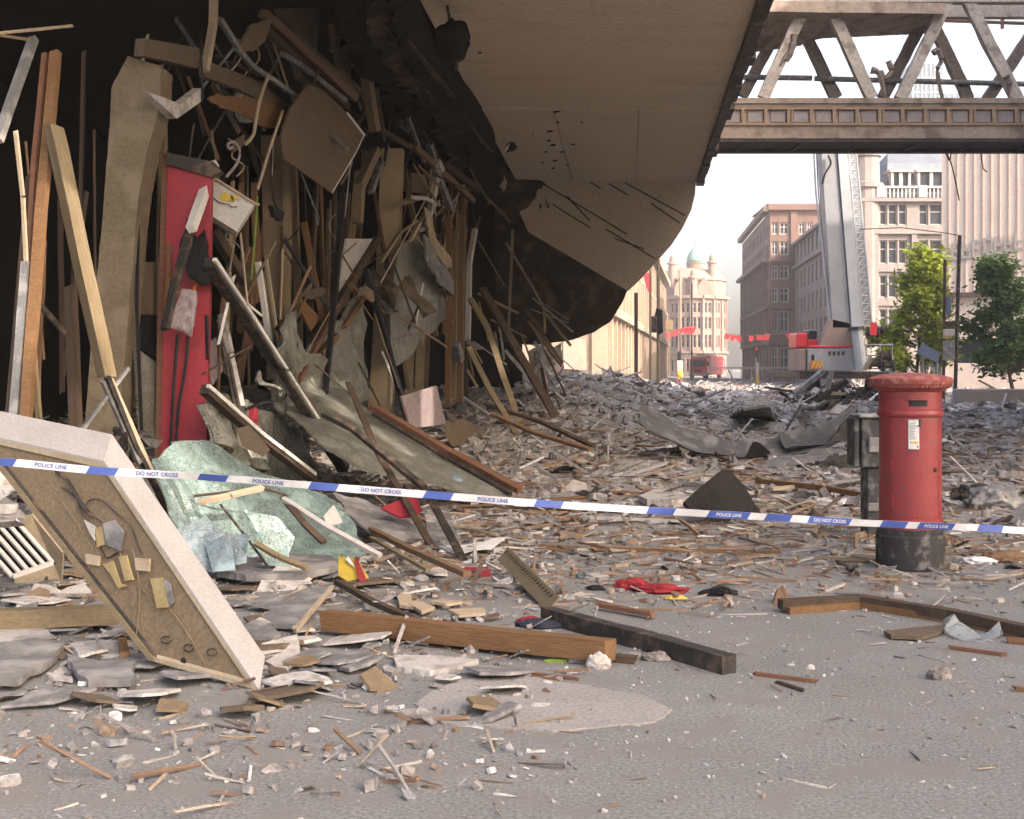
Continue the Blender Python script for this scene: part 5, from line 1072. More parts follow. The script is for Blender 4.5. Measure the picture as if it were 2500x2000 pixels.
sh_('broad crazed glass sheet leaning down to the road', 'glass', 'glass_sheet', [(700, 1000, 15.0), (735, 918, 16.8), (850, 950, 17.0), (910, 1010, 16.7), (1090, 1112, 16.3), (1262, 1200, 15.6), (1225, 1232, 15.0), (1080, 1188, 14.6), (880, 1130, 14.2), (780, 1080, 14.4)], 'glass_grey', .02, depth='a', torn=.02, crumple=.10, cuts=3, cfreq=.9)
sh_('bluish patch of crazed film on the leaning glass sheet', 'film', 'glass_film', [(1035, 1100, 15.9), (1120, 1150, 15.7), (1210, 1200, 15.2), (1170, 1222, 14.9), (1090, 1170, 15.0)], 'glass_blue', .01, depth='a', torn=.02, crumple=.05, cuts=2)
# the teal laminated glass crumpled over the debris
sh_('big crumpled sheet of teal crazed glass slumped over the debris', 'glass', 'glass_sheet', [(372, 1120, 10.6), (420, 1094, 11.2), (500, 1086, 11.6), (600, 1106, 11.8), (690, 1150, 12.0), (800, 1200, 11.9), (880, 1275, 11.4), (905, 1330, 10.9), (830, 1372, 10.6), (800, 1390, 10.5), (600, 1396, 10.4), (470, 1385, 10.3), (410, 1260, 10.3)], 'glass_teal', .015, depth='a', torn=.02, crumple=.16, cuts=3, cfreq=1.1)
sh_('pale blue shattered film lying in the teal glass', 'film', 'glass_film', [(430, 1290, 9.9), (500, 1255, 10.0), (545, 1300, 9.95), (610, 1300, 9.9), (600, 1370, 9.8), (520, 1392, 9.8), (450, 1385, 9.8)], 'glass_blue', .008, depth='a', torn=.03, crumple=.10, cuts=3, cfreq=2.5)
sh_('second pale blue shattered film on the right of the teal glass', 'film', 'glass_film', [(600, 1240, 10.2), (680, 1260, 10.3), (720, 1310, 10.3), (690, 1370, 10.2), (640, 1340, 10.1)], 'glass_teal', .008, depth='a', torn=.03, crumple=.06, cuts=3, cfreq=2.5)
ck = []
random.seed(77)
for k in range(22):
    a = random.uniform(0, 6.28); r = random.uniform(25, 75); c0_ = (548, 1296)
    ck.append(tube([P(c0_[0]+4*math.cos(a), c0_[1]+4*math.sin(a), 9.74), P(c0_[0]+r*.5*math.cos(a+.06), c0_[1]+r*.5*math.sin(a+.06), 9.74), P(c0_[0]+r*math.cos(a), c0_[1]+r*.8*math.sin(a), 9.76)], .0028, 4))
mk('crack_web', join(*ck), 'film', None, 'star of pale cracks spreading across the shattered blue film', 'cracks')
for i_, (pts_, lab_) in enumerate((([(500, 1330, 9.9), (560, 1300, 9.9), (575, 1392, 9.7), (520, 1396, 9.7)], 'flat bluish shard standing at the foot of the teal glass'), ([(640, 1380, 9.9), (655, 1300, 10.0), (700, 1330, 10.0), (712, 1385, 9.9)], 'pointed teal shard at the right foot of the teal glass'), ([(790, 1260, 10.9), (815, 1232, 11.0), (838, 1275, 10.9), (800, 1290, 10.8)], 'small white shard near the right end of the teal glass'))):
    sh_(lab_, 'glass', 'glass_shard', pts_, ('glass_blue', 'glass_teal', 'plaster')[i_], .008, depth='a')
cab_('curly pale wire hanging beside the shop sign', [(552, 432), (578, 400), (585, 372), (578, 353), (566, 347), (556, 354), (560, 364), (567, 360)], 4, 'cloth_pink', 'curled_wire', 'wire', -1.3)
cab_('pale cable hanging from the bent frame under the ceiling', [(656, 184), (634, 245), (624, 300), (618, 330), (600, 352)], 4.5, 'wood_pale', 'cable', 'cable', -1.3)
cab_('straight pale cable hanging left of the square board', [(690, 272), (660, 360), (629, 462)], 4, 'wood_pale', 'cable', 'cable', -1.5)
cab_('thin black cable looping in front of the tan pilaster', [(664, 350), (662, 440), (672, 500), (690, 520)], 2.5, 'paint_black', 'cable', 'cable', -.9)
cab_('green cable trailing down beside the rusty upright', [(628, 480), (622, 580), (612, 690)], 3, 'green', 'cable', 'cable', -1.1)
cab_('black cable hanging straight from the light fitting', [(491, 120), (493, 200), (494, 250)], 3, 'paint_black', 'cable', 'cable', -1.05)
cab_('thin pale wire slanting to the lath cluster', [(1048, 470), (1000, 560), (930, 690)], 2, 'wood_pale', 'wire', 'wire', -2.0)
cab_('dark wire looping beneath the long frame bar', [(600, 1000), (640, 985), (690, 975), (700, 960)], 4, 'paint_black', 'cable', 'cable', -2.6)
cab_('black cable drooping from the long frame bar', [(792, 1010), (800, 1035), (825, 1060), (822, 1080), (805, 1085)], 5, 'paint_black', 'cable', 'cable', -3.4)
sh_('small dark splayed fitting dangling in front of the tan pilaster', 'fitting', 'dangling_fitting', flat([(664, 502), (680, 512), (696, 520), (690, 540), (672, 530)], -1.0), 'paint_black', .06, torn=.02)
# burnt lamp hanging from the soffit edge
lp = thing('hanging_lamp', P(1108, 100, 16.4), 'burnt black round lamp dangling at the torn edge of the soffit', 'lamp')
bmx = bmesh.new(); bmesh.ops.create_icosphere(bmx, subdivisions=4, radius=.235)
for v in bmx.verts: v.co *= 1+.32*noise.noise(v.co*7)+.14*noise.noise(v.co*17); v.co.z *= 1.1
mk('shade', xf(from_bm(bmx), Matrix.Translation(P(1108, 102, 16.4))), 'soot_and_shade', lp)
mk('drop_rod', tube([P(1113, 130, 16.4), P(1114, 172, 16.4)], .03, 6), 'metal_dark', lp); mk('wire', tube([P(1100, 60, 16.4), P(1085, -20, 16.4)], .02, 5), 'metal_dark', lp)
sh_('torn black flap with a bright edge curling from the soffit', 'flap', 'torn_flap', [(1236, 352, 25.6), (1250, 346, 25.6), (1263, 358, 25.6), (1255, 368, 25.6), (1238, 372, 25.6)], 'charred', .04, depth='a', torn=.03)
sh_('bright scrap of metal at the torn edge of the soffit', 'scrap', 'metal_scrap', [(1228, 372, 25.4), (1246, 346, 25.4), (1240, 366, 25.4)], 'steel_lit', .02, depth='a')
sh_('tangle of bright shreds at the corner of the burnt panel', 'shreds', 'metal_scrap', [(1218, 455, 29), (1232, 430, 29), (1237, 455, 29), (1228, 468, 29)], 'wood_pale', .02, depth='a', torn=.05)
sh_('white crumpled sheet under the end of the overhang', 'sheet', 'white_sheet', [(1288, 858, 34), (1320, 845, 34), (1345, 848, 34), (1371, 836, 34), (1374, 880, 34), (1345, 905, 34), (1312, 930, 34), (1296, 900, 34)], 'plaster', .04, depth='a', torn=.05, crumple=.15, cuts=3)
# dim studs and strips inside the dark shop
random.seed(31)
def studs(name, n, px0, px1, offs, y0, y1, m, label, cat, group, wpx):
    for i in range(n):
        px = random.uniform(px0, px1); o = random.uniform(*offs); a = random.uniform(*y0); b = random.uniform(*y1); sl_ = random.choice([random.uniform(-25, 25), random.uniform(-110, 110)])
        Y = FY(px)+o; wd = random.uniform(*wpx)*Y/FPX
        beam(name, label, cat, P(px, a, Y), P(px+sl_, b, Y+random.uniform(-.3, .3)), wd, wd*.7, random.choice(m), group, random.uniform(0, 1.5), jit=.008)
studs('wall_stud', 44, 560, 1150, (.2, 3.5), (360, 560), (740, 1000), ['wood_tan', 'wood_brown', 'board_tan', 'wood_dark', 'wood_orange'], 'bare upright stud standing in the gutted shop behind the columns', 'stud', 'upright studs in the gutted shop', (5, 16))
studs('wall_stud', 16, -20, 420, (.4, 3.0), (300, 640), (850, 1050), ['wood_dark', 'wood_brown', 'board_brown'], 'dim upright stud in the black opening at the left', 'stud', 'dim studs in the left opening', (5, 14))
def hang(name, n, px0, px1, offs, y0, m, label, cat, group, wpx, dx, dy):
    for i in range(n):
        px = random.uniform(px0, px1); o = random.uniform(*offs); a = random.uniform(*y0); Y = FY(px)+o; wd = random.uniform(*wpx)*Y/FPX
        x2 = px+random.uniform(*dx); y2 = a+random.uniform(*dy)
        beam(name, label, cat, P(px, a, Y), P(x2, y2, Y+random.uniform(-.5, .5)), wd, wd*.5, random.choice(m), group, random.uniform(0, 1.5), jit=.008)
hang('ceiling_batten', 34, 380, 1000, (.2, 3.0), (40, 330), ['wood_dark', 'metal_dark', 'board_brown', 'metal_grey'], 'broken batten dangling from the ruined shop ceiling', 'batten', 'battens dangling from the ruined ceiling', (4, 12), (20, 150), (30, 150))
hang('ceiling_batten', 24, 960, 1190, (-1.5, 1.0), (80, 420), ['wood_dark', 'metal_dark', 'charred'], 'charred strip dangling behind the torn soffit edge', 'strip', 'charred strips behind the torn soffit edge', (3, 9), (-30, 110), (40, 190))
hang('broken_lath', 26, 980, 1190, (-2.6, -.6), (400, 600), ['wood_tan', 'wood_brown', 'wood_dark', 'wood_pale'], 'splintered lath sticking out beside the wooden pole cluster', 'lath', 'splintered laths by the pole cluster', (3, 8), (-70, 70), (40, 130))
hang('fallen_lath', 30, 1140, 1330, (-6, -2), (700, 930), ['wood_tan', 'wood_brown', 'wood_dark', 'metal_grey'], 'loose lath tumbled against the rubble under the dark end wall', 'lath', 'laths tumbled under the dark end wall', (3, 9), (0, 110), (30, 130))

hang('bent_lath', 24, 330, 1000, (-.9, 1.5), (40, 420), ['wood_pale', 'steel_lit', 'metal_grey', 'wood_tan', 'board_brown', 'metal_dark', 'wood_orange'], 'loose splintered strip caught in the tangle under the ruined ceiling', 'strip', 'strips caught in the tangle under the ceiling', (2.5, 8), (-120, 140), (40, 220))  # the palest strips are painted glints in the tangle
hang('glint_lath', 26, 520, 1160, (-2.2, -.4), (480, 860), ['wood_pale', 'steel_lit', 'wood_orange', 'plaster', 'wood_tan'], 'thin pale lath standing for a glint in the wreckage between the columns', 'lath', 'pale laths standing for glints between the columns', (2.5, 7), (-90, 90), (50, 190))  # pale colours put glints of light into the wreckage
hang('dark_lath', 20, 480, 1160, (-2.6, -.4), (560, 900), ['wood_dark', 'metal_dark', 'wood_brown', 'paint_black'], 'dark splintered lath leaning in the wreckage between the columns', 'lath', 'dark laths leaning between the columns', (4, 11), (-140, 140), (60, 240))
random.seed(91)
for i in range(26):
    px = random.uniform(360, 1150); py = random.uniform(60, 560); o = random.uniform(-1.2, 1.0); Y = FY(px)+o; pts = [P(px, py, Y)]
    for k in range(4): px += random.uniform(-38, 38); py += random.uniform(12, 48); pts.append(P(px, py, Y+random.uniform(-.15, .15)))
    mk('loose_wire', tube(spline(pts, 5), random.uniform(.006, .012)*Y/14, 5), random.choice(['metal_dark', 'paint_black', 'wood_pale', 'metal_grey']), None, 'bent wire dangling in the wrecked shop front', 'wire', 'bent wires dangling in the wreck')

random.seed(123)
kinds = [('torn_sheeting', 'buckled scrap of sheeting jammed in the wreck of the shop front', 'sheet', 'buckled scraps in the shop front', ['felt', 'metal_grey', 'board_brown', 'glass_grey', 'plaster', 'board_tan', 'metal_dark', 'glass_grey'], 22, (380, 1160), (700, 1180), (-3.2, -.4), (.25, .8)),
         ('torn_board', 'ragged piece of board hanging under the ruined ceiling', 'board', 'ragged boards under the ceiling', ['board_brown', 'board_tan', 'metal_dark', 'wood_dark', 'plaster', 'metal_grey'], 14, (300, 1120), (30, 520), (-.6, 1.8), (.2, .6)),
         ('shop_debris', 'crumpled dark scrap heaped behind the fallen light box', 'scrap', 'dark scraps behind the light box', ['metal_dark', 'board_brown', 'felt', 'wood_dark', 'plaster'], 34, (-20, 420), (1050, 1330), (-1.8, .2), (.2, .6))]
for nm, lab, ct, gr, ms, n, xr, yr, orr, sr in kinds:
    for i in range(n):
        px = random.uniform(*xr); py = random.uniform(*yr); Y = FY(px)+random.uniform(*orr); p = P(px, py, Y); s_ = random.uniform(*sr)
        if p.z < .05: p.z = .05
        if (385 < px < 530 and nm != 'shop_debris') or (nm == 'shop_debris' and px > 380): continue
        vf = bentsheet(s_, s_*random.uniform(.3, .9), 5, random.uniform(.15, .4)) if random.random() < .6 else chunk(s_, s_*random.uniform(.3, .8), .03, .45)
        mk(nm, xf(vf, Matrix.Translation(p) @ rot_rand(1.0)), random.choice(ms), None, lab, ct, gr)
# ------------------------------------------------------------------ single pieces lying on the road, from the picture
def gb(label, cat, name, pts, wp, m, ratio=.6, lift=0, roll=0, split=.05):
    Ym = gy(sum(p[1] for p in pts)/len(pts)); wd = wp*Ym/FPX; z = wd*ratio/2
    q = []
    for p in pts:
        v = G(p[0], p[1], z+lift); v.z += max(0, hgt(v.x, v.y)); q.append(v)
    if len(q) == 2: return beam(name, label, cat, q[0], q[1], wd, wd*ratio, m, None, roll, split=split, jit=wd*.05)
    parts = []
    for a, b in zip(q, q[1:]):
        M, L = axes(a, b, roll); parts.append(xf(bar(L+wd*.1, wd, wd*ratio, wd*.06), M))
    return mk(name, join(*parts), m, None, label, cat)
def gs(label, cat, name, pts, m, th=.02, lift=.03, **k):
    q = []
    for p in pts:
        z = p[2] if len(p) > 2 else 0
        v = G(p[0], p[1], 0); b = max(0, hgt(v.x, v.y)); v = P(p[0], p[1], gy(p[1]+0, 0)) if z == 0 else P(p[0], p[1], z); q.append(v+V((0, 0, (lift+b*.5) if z == 0 else 0)))
    return sheet(name, label, cat, q, th, m, **k)
gb('thick orange brown timber beam lying in the foreground centre', 'beam', 'timber_beam', [(786, 1512), (1500, 1590)], 40, 'wood_orange', 1.15, .03)
gb('dark grooved skirting strip under the orange timber beam', 'strip', 'wood_strip', [(830, 1545), (1560, 1612)], 24, 'wood_dark', .7)
gb('black square metal bar lying across the foreground', 'bar', 'metal_bar', [(1335, 1500), (1560, 1560), (1778, 1622)], 40, 'metal_dark', 1.0)
an = thing('slotted_angle', P(1290, 1430, 9.0), 'tan slotted angle strip rising from the end of the black bar', 'angle strip')
qa, qb = P(1228, 1352, 10.3), P(1352, 1498, 8.7); qb.z = .05
M, L = axes(qa, qb, .9)
mk('strip', bar(L, .13, .012, .004, 8), 'wood_tan', an, M=M); mk('flange', xf(bar(L, .012, .07, .004, 8), Matrix.Translation((0, -.06, -.035))), 'wood_dark', an, M=M)
mk('slots', join(*[xf(box(-.022, .022, -.008, .008, .0062, .0085), Matrix.Translation((.08+i*.075, .03, .0)) @ Matrix.Rotation(.5, 4, 'Z')) for i in range(int((L-.1)/.075))]), 'metal_dark', an, M=M)
gb('bent brown timber with a pale splintered edge lying before the pillar box', 'timber', 'bent_timber', [(1905, 1476), (2100, 1466), (2320, 1500), (2560, 1552)], 30, 'wood_dark', .8, .02)
gb('yellowish splintered edge of the bent timber before the pillar box', 'timber', 'split_timber', [(1925, 1492), (2100, 1478), (2320, 1512), (2560, 1566)], 15, 'wood_orange', 1.2)
gb('short reddish plank with a pointed end on the open road', 'plank', 'wood_plank', [(1458, 1476), (1604, 1502)], 20, 'wood_red', .5, .02)
gb('very long reddish lath lying across the middle of the road', 'lath', 'wood_lath', [(1318, 1335), (1600, 1344), (1905, 1348)], 9, 'wood_orange', 1)
gb('long white lath catching the light in the middle of the road', 'lath', 'wood_lath', [(1425, 1266), (1672, 1276)], 9, 'white_paint', 1)
gb('long dark lath just below the police tape in the middle', 'lath', 'wood_lath', [(1230, 1241), (1598, 1256)], 11, 'wood_dark', 1)
bm_('white batten sloping over the teal glass', 'batten', 'wood_batten', [(690, 1217, 10.9), (800, 1288, 10.5), (928, 1358, 10.1)], 13, 'white_paint', .8, depth='a')
gb('brown batten lying below the grey roofing sheet', 'batten', 'wood_batten', [(905, 1292), (1010, 1345), (1140, 1402)], 16, 'wood_brown', .7, .12)
gb('pale batten parallel to the brown batten', 'batten', 'wood_batten', [(905, 1312), (970, 1350), (1045, 1392)], 10, 'wood_tan', .7, .1)
gb('dark batten fallen from the yellow magazine', 'batten', 'wood_batten', [(822, 1420), (910, 1470), (1024, 1520)], 16, 'wood_dark', .8, .05)
bm_('dark flat stick lying on the teal glass', 'stick', 'wood_stick', [(690, 1215, 11.0), (740, 1275, 10.5), (790, 1324, 10.2)], 15, 'wood_dark', .6, depth='a')
bm_('grey stick at the lower edge of the teal glass', 'stick', 'wood_stick', [(622, 1326, 9.9), (680, 1360, 9.75), (748, 1386, 9.65)], 15, 'wood_tan', .6, depth='a')
bm_('thin wire like lath curving over the teal glass', 'lath', 'wood_lath', [(538, 1232, 10.5), (600, 1310, 10.1), (655, 1385, 9.7)], 5, 'metal_dark', .8, depth='a')
bm_('pale wedge of wood lying on top of the teal glass', 'wedge', 'wood_wedge', [(482, 1228, 10.4), (560, 1210, 10.5), (640, 1192, 10.7)], 18, 'wood_pale', .5, depth='a')
bm_('dark lath behind the pale wedge on the teal glass', 'lath', 'wood_lath', [(470, 1212, 10.6), (640, 1192, 10.8), (700, 1210, 10.9)], 7, 'wood_dark', .6, depth='a')
gb('broad pale timber lying at the left edge behind the light box', 'timber', 'timber_beam', [(-40, 1512), (140, 1506), (285, 1500)], 46, 'wood_tan', .9, .05)
gb('thin pale lath on the ground in front of the timber beam', 'lath', 'wood_lath', [(718, 1543), (812, 1432)], 9, 'wood_pale', 1, .10)
gb('thin orange stick at the bottom centre', 'stick', 'wood_stick', [(1170, 1630), (1290, 1644), (1412, 1658)], 8, 'wood_red', 1)
gb('short orange stick beside the thin orange stick', 'stick', 'wood_stick', [(1315, 1655), (1368, 1662)], 8, 'wood_orange', 1)
gb('short bright green stick beside the white fluff', 'stick', 'green_stick', [(1320, 1614), (1392, 1613)], 8, 'green', 1)
gb('reddish stick lying at the right before the stone', 'stick', 'wood_stick', [(2305, 1579), (2460, 1600)], 9, 'wood_red', 1)
gb('long reddish stick at the lower left of the stone', 'stick', 'wood_stick', [(1830, 1643), (2000, 1665)], 10, 'wood_red', .9)
gb('short dark stick below the long reddish stick', 'stick', 'wood_stick', [(1890, 1662), (1972, 1690)], 9, 'wood_dark', .9)
gb('broad reddish plank end at the right edge', 'plank', 'wood_plank', [(2445, 1562), (2560, 1572)], 20, 'wood_red', .7)
gb('orange lath end at the right edge below the stone', 'lath', 'wood_lath', [(2460, 1680), (2560, 1690)], 14, 'wood_orange', .8)
gb('thin dark stick leaning on the ground left of the pillar box', 'stick', 'wood_stick', [(2042, 1370), (2096, 1402)], 8, 'wood_dark', 1)
gb('pale lath lying just left of the pillar box', 'lath', 'wood_lath', [(1985, 1363), (2128, 1370)], 9, 'wood_tan', 1)
gb('small orange wooden block under the light box', 'block', 'wood_block', [(298, 1560), (305, 1602)], 20, 'wood_orange', .6, .05)
gb('long brown timber in the debris left of the grey cabinet', 'timber', 'timber_beam', [(1850, 1178), (2000, 1195), (2120, 1214)], 14, 'wood_orange', .8, .08)
gb('pale timber crossing the debris left of the grey cabinet', 'timber', 'timber_beam', [(1880, 1200), (1980, 1190)], 10, 'wood_pale', .8, .06)
gs('white plaster fragment in the bottom centre', 'plaster', 'plaster_slab', [(962, 1612), (1050, 1612), (1168, 1622), (1110, 1640), (1050, 1652), (968, 1640)], 'plaster', .03, .03, torn=.01)
sh_('grey roofing sheet lying beside the red fan shaped piece', 'sheet', 'roofing_sheet', [(814, 1200, 13.0), (900, 1222, 13.0), (985, 1270, 12.7), (1090, 1318, 12.2), (1040, 1345, 11.7), (914, 1300, 11.9), (850, 1255, 12.2)], 'felt', .02, depth='a', torn=.02, crumple=.06, cuts=3)
gs('flat grey slab under the thin poles', 'slab', 'grey_slab', [(1030, 1250), (1090, 1240), (1120, 1330), (1050, 1345)], 'felt', .03, .05, torn=.01)
gs('rounded grey board lying before the teal glass', 'board', 'grey_board', [(520, 1405), (600, 1392), (700, 1380), (812, 1386), (826, 1412), (740, 1432), (600, 1436), (530, 1425)], 'felt', .05, .10, torn=.01)
gs('grey panel leaning at the left end of the timber beam', 'panel', 'leaning_board', [(622, 1540), (716, 1440, 9.2), (812, 1428, 9.4), (724, 1545)], 'felt', .03, .05, torn=.01)
gs('white rubble block beside the foot of the light box', 'block', 'plaster_slab', [(634, 1612), (640, 1570, 7.4), (726, 1548, 7.5), (736, 1615), (690, 1650)], 'plaster', .12, .02, torn=.01)
gs('pale plaster sheet standing in the debris under the light box', 'plaster', 'plaster_slab', [(72, 1462), (84, 1425, 9.2), (116, 1430, 9.2), (150, 1462)], 'plaster', .03, .04, torn=.01)
gs('second pale plaster sheet behind the light box', 'plaster', 'plaster_slab', [(130, 1462), (170, 1432, 9.3), (205, 1425, 9.3), (226, 1464)], 'plaster', .03, .04, torn=.01)
gs('broken white plaster slab at the left edge below the pale timber', 'plaster', 'plaster_slab', [(-30, 1552), (100, 1548), (145, 1580), (60, 1590), (-30, 1582)], 'plaster', .04, .05, torn=.01)
gs('long plaster slab under the foot of the light box', 'plaster', 'plaster_slab', [(168, 1590), (250, 1582), (320, 1590), (345, 1625), (270, 1620), (190, 1615)], 'plaster', .03, .05, torn=.015)
gs('grey felt slab at the bottom left corner', 'slab', 'felt_slab', [(-30, 1600), (80, 1585), (165, 1590), (120, 1640), (40, 1690), (-40, 1690)], 'felt', .04, .07, torn=.02, crumple=.03, cuts=2)
gs('curved grey felt slab beside the bottom left corner', 'slab', 'felt_slab', [(160, 1625), (240, 1640), (330, 1650), (320, 1690), (215, 1690), (180, 1660)], 'felt', .04, .07, torn=.02, crumple=.03, cuts=2)
gs('pale curled felt flap in the bottom left', 'flap', 'felt_slab', [(120, 1665), (155, 1620, 7.2), (176, 1640, 7.0), (178, 1672)], 'plaster', .02, .03, torn=.01)
gs('flat dusty board lying on the near pavement below the orange sticks', 'board', 'dusty_board', [(1010, 1722), (1060, 1690), (1120, 1664), (1280, 1656), (1420, 1676), (1560, 1700), (1640, 1735), (1600, 1765), (1350, 1790), (1080, 1770)], 'dust_board', .02, .01, torn=.015)
for i, (pts, lab) in enumerate((([(1000, 1490), (1018, 1462, 9.0), (1062, 1500), (1030, 1512)], 'cream board with a hole standing on the ground'), ([(1050, 1485), (1080, 1462, 9.2), (1130, 1485), (1090, 1492)], 'small cream board leaning right of the holed board'), ([(1092, 1505), (1180, 1502), (1186, 1514), (1120, 1520)], 'white flat board behind the timber beam'), ([(970, 1470), (1000, 1460), (1010, 1500), (975, 1495)], 'tan flat board left of the holed board'))):
    gs(lab, 'board', 'cream_board', pts, 'wood_pale', .02, .05, torn=.008)
sh_('dark brown triangular panel standing in the middle of the road', 'panel', 'dark_board', [(1668, 1226, 13.6), (1725, 1176, 13.8), (1764, 1146, 14.0), (1784, 1148, 14.0), (1822, 1195, 13.8), (1860, 1256, 13.4), (1760, 1256, 13.4), (1700, 1252, 13.5)], 'dark_brown', .05, depth='a', torn=.006)
gs('grey pointed scrap standing left of the dark triangular panel', 'scrap', 'metal_scrap', [(1370, 1205), (1400, 1170, 17.0), (1430, 1180, 17.0), (1440, 1210)], 'plaster', .03, .03, torn=.01)
gs('small black pointed scrap left of the dark triangular panel', 'scrap', 'metal_scrap', [(1440, 1210), (1462, 1178, 17.2), (1458, 1212)], 'metal_dark', .03, .03)
gs('rounded pale slab below the dark triangular panel', 'slab', 'plaster_slab', [(1560, 1232), (1600, 1216), (1660, 1222), (1690, 1238), (1640, 1244), (1580, 1242)], 'plaster', .08, .10, torn=.01)
sh_('red fan shaped piece of card on the grey sheet', 'card', 'red_card', [(930, 1240, 12.4), (965, 1224, 12.5), (1000, 1213, 12.6), (1018, 1214, 12.6), (1030, 1245, 12.4), (1008, 1260, 12.3), (975, 1262, 12.3)], 'red_paint', .02, depth='a')
gs('red and white strip lying at the end of the thin pole', 'strip', 'red_strip', [(1134, 1392), (1196, 1398), (1198, 1412), (1138, 1410)], 'red_paint', .02, .03)
gs('white torn paper behind the red strip', 'paper', 'torn_paper', [(1070, 1345), (1150, 1340), (1240, 1325), (1200, 1352), (1110, 1362)], 'paper', .01, .05, torn=.01, crumple=.03, cuts=2)
mg = thing('magazine', G(860, 1420), 'yellow and red magazine cover lying in the debris before the teal glass', 'magazine')
mq = [G(826, 1395, 0)+V((0, 0, .12)), G(872, 1400)+V((0, 0, .12)), G(905, 1432)+V((0, 0, .04)), G(860, 1440)+V((0, 0, .04)), G(826, 1420)+V((0, 0, .05))]
mk('cover', plate(mq, .012), 'yellow', mg); mk('red_patch', plate([mq[1].lerp(mq[4], .15)+V((0, -.02, .02)), mq[1]+V((0, -.02, .02)), mq[2].lerp(mq[3], .2)+V((0, -.03, .02)), mq[2].lerp(mq[3], .6)+V((0, -.03, .02))], .006), 'red_paint', mg); mk('white_patch', plate([mq[0].lerp(mq[2], .25)+V((0, -.02, .025)), mq[0].lerp(mq[1], .55)+V((0, -.02, .02)), mq[0].lerp(mq[2], .55)+V((0, -.03, .02))], .006), 'paper', mg)
gs('crumpled white advert sheet on the rubble under the planks', 'paper', 'printed_sheet', [(1250, 1076), (1288, 1050, 26.0), (1340, 1072, 26.0), (1300, 1100, 25.6)], 'paper', .02, .15)
gs('blue grey cloth scrap on the rubble near the advert sheet', 'cloth', 'cloth_scrap', [(1290, 1108), (1330, 1088), (1345, 1080), (1340, 1096), (1310, 1115)], 'blue_cloth', .03, .12, torn=.02, crumple=.05, cuts=2)
# red jumper and other soft things
def heap(name, label, cat, px, py, wpx, hpx, m, seed, flatk=1, f=3.0, parent=None, dpt=.6):
    random.seed(seed); c = G(px, py); Y = c.y; rx = wpx*Y/FPX/2; rz = hpx*Y/FPX; bmx = bmesh.new(); bmesh.ops.create_icosphere(bmx, subdivisions=5, radius=1)
    off = V((seed*3.1, seed*1.7, 0))
    for v in bmx.verts:
        d0 = v.co.copy(); n1 = noise.noise(d0*f*.6+off); n2 = 1-2*abs(noise.noise(d0*f*1.4+off)); n3 = 1-2*abs(noise.noise(d0*f*3+off))
        v.co = d0*(1+.35*n1+.16*n2+.07*n3); v.co.x *= rx; v.co.y *= rx*dpt; v.co.z = max(-.03*rz, v.co.z*rz*.75+.25*rz)
    return mk(name, xf(from_bm(bmx), Matrix.Translation(c+V((0, 0, max(0, hgt(c.x, c.y)))))), m, parent, label, cat, smooth=True)
jr = thing('red_jumper', G(1590, 1450), 'crumpled red jumper with a yellow patch lying on the road', 'clothing')
heap('sleeve', None, None, 1545, 1438, 86, 22, 'cloth_red', 4, parent=jr, f=4); heap('front', None, None, 1615, 1446, 110, 17, 'cloth_red', 6, parent=jr, f=4); heap('yellow_patch', None, None, 1648, 1464, 46, 9, 'yellow', 8, parent=jr)
heap('dark_cloth', 'crumpled black cloth with a handle loop on the road behind the red jumper', 'clothing', 1755, 1452, 76, 14, 'cloth_black', 10, f=4)
cab_('thin black loop of strap beside the crumpled black cloth', [(1742, 1438), (1762, 1432), (1784, 1442), (1788, 1458), (1778, 1464)], 5, 'paint_black', 'strap', 'strap', 9.25, 'a')
heap('dark_cloth', 'small black lump of cloth left of the red jumper', 'clothing', 1455, 1440, 40, 10, 'cloth_black', 12)
heap('grey_bag', 'grey crumpled bag on the road behind the black lump', 'bag', 1445, 1412, 66, 16, 'metal_grey', 13, f=4)
sw = thing('training_shoe', G(1325, 1530), 'navy and red shoe lying between the timber beam and the black bar', 'shoe')
heap('upper', None, None, 1330, 1528, 120, 15, 'cloth_navy', 14, parent=sw, f=2.5); heap('red_lining', None, None, 1290, 1522, 50, 15, 'cloth_red', 15, parent=sw)
heap('white_fluff', 'lump of white wadding on the ground below the timber beam, right half', 'wadding', 1462, 1632, 52, 34, 'plaster', 16, f=3.5)
heap('white_fluff', 'lump of white wadding on the ground below the timber beam, left half', 'wadding', 1420, 1615, 60, 22, 'plaster', 18, f=3.5)
heap('stone', 'brown grey stone lying alone on the pavement at the lower right', 'stone', 2294, 1658, 54, 28, 'rock', 20, f=2)
heap('stone', 'small pale stone left of the big stone at the lower right', 'stone', 1978, 1634, 20, 10, 'plaster', 21, f=2)
heap('stone', 'grey stone lying on the black metal bar', 'stone', 1590, 1572, 36, 20, 'rock', 22, f=2)
heap('stone', 'grey lump between the timber beam and the black bar', 'stone', 1605, 1612, 60, 20, 'rock', 23, f=2)
heap('stone', 'flat grey lump at the right end of the timber beam', 'stone', 1540, 1608, 64, 16, 'felt', 24, f=2)
heap('curved_board', 'brown curved board arching over the debris right of the pillar box', 'board', 2455, 1372, 90, 26, 'wood_brown', 25, f=1.6)
heap('torn_bag', 'white torn bag at the foot of the curved board', 'bag', 2390, 1375, 74, 14, 'paper', 26, f=4)
heap('crushed_metal', 'crushed grey sheet metal heap right of the pillar box', 'scrap', 2425, 1245, 120, 50, 'metal_grey', 27, f=3.5)
heap('crushed_metal', 'second crushed metal heap behind the curved board', 'scrap', 2380, 1225, 90, 36, 'metal_dark', 28, f=3.5)
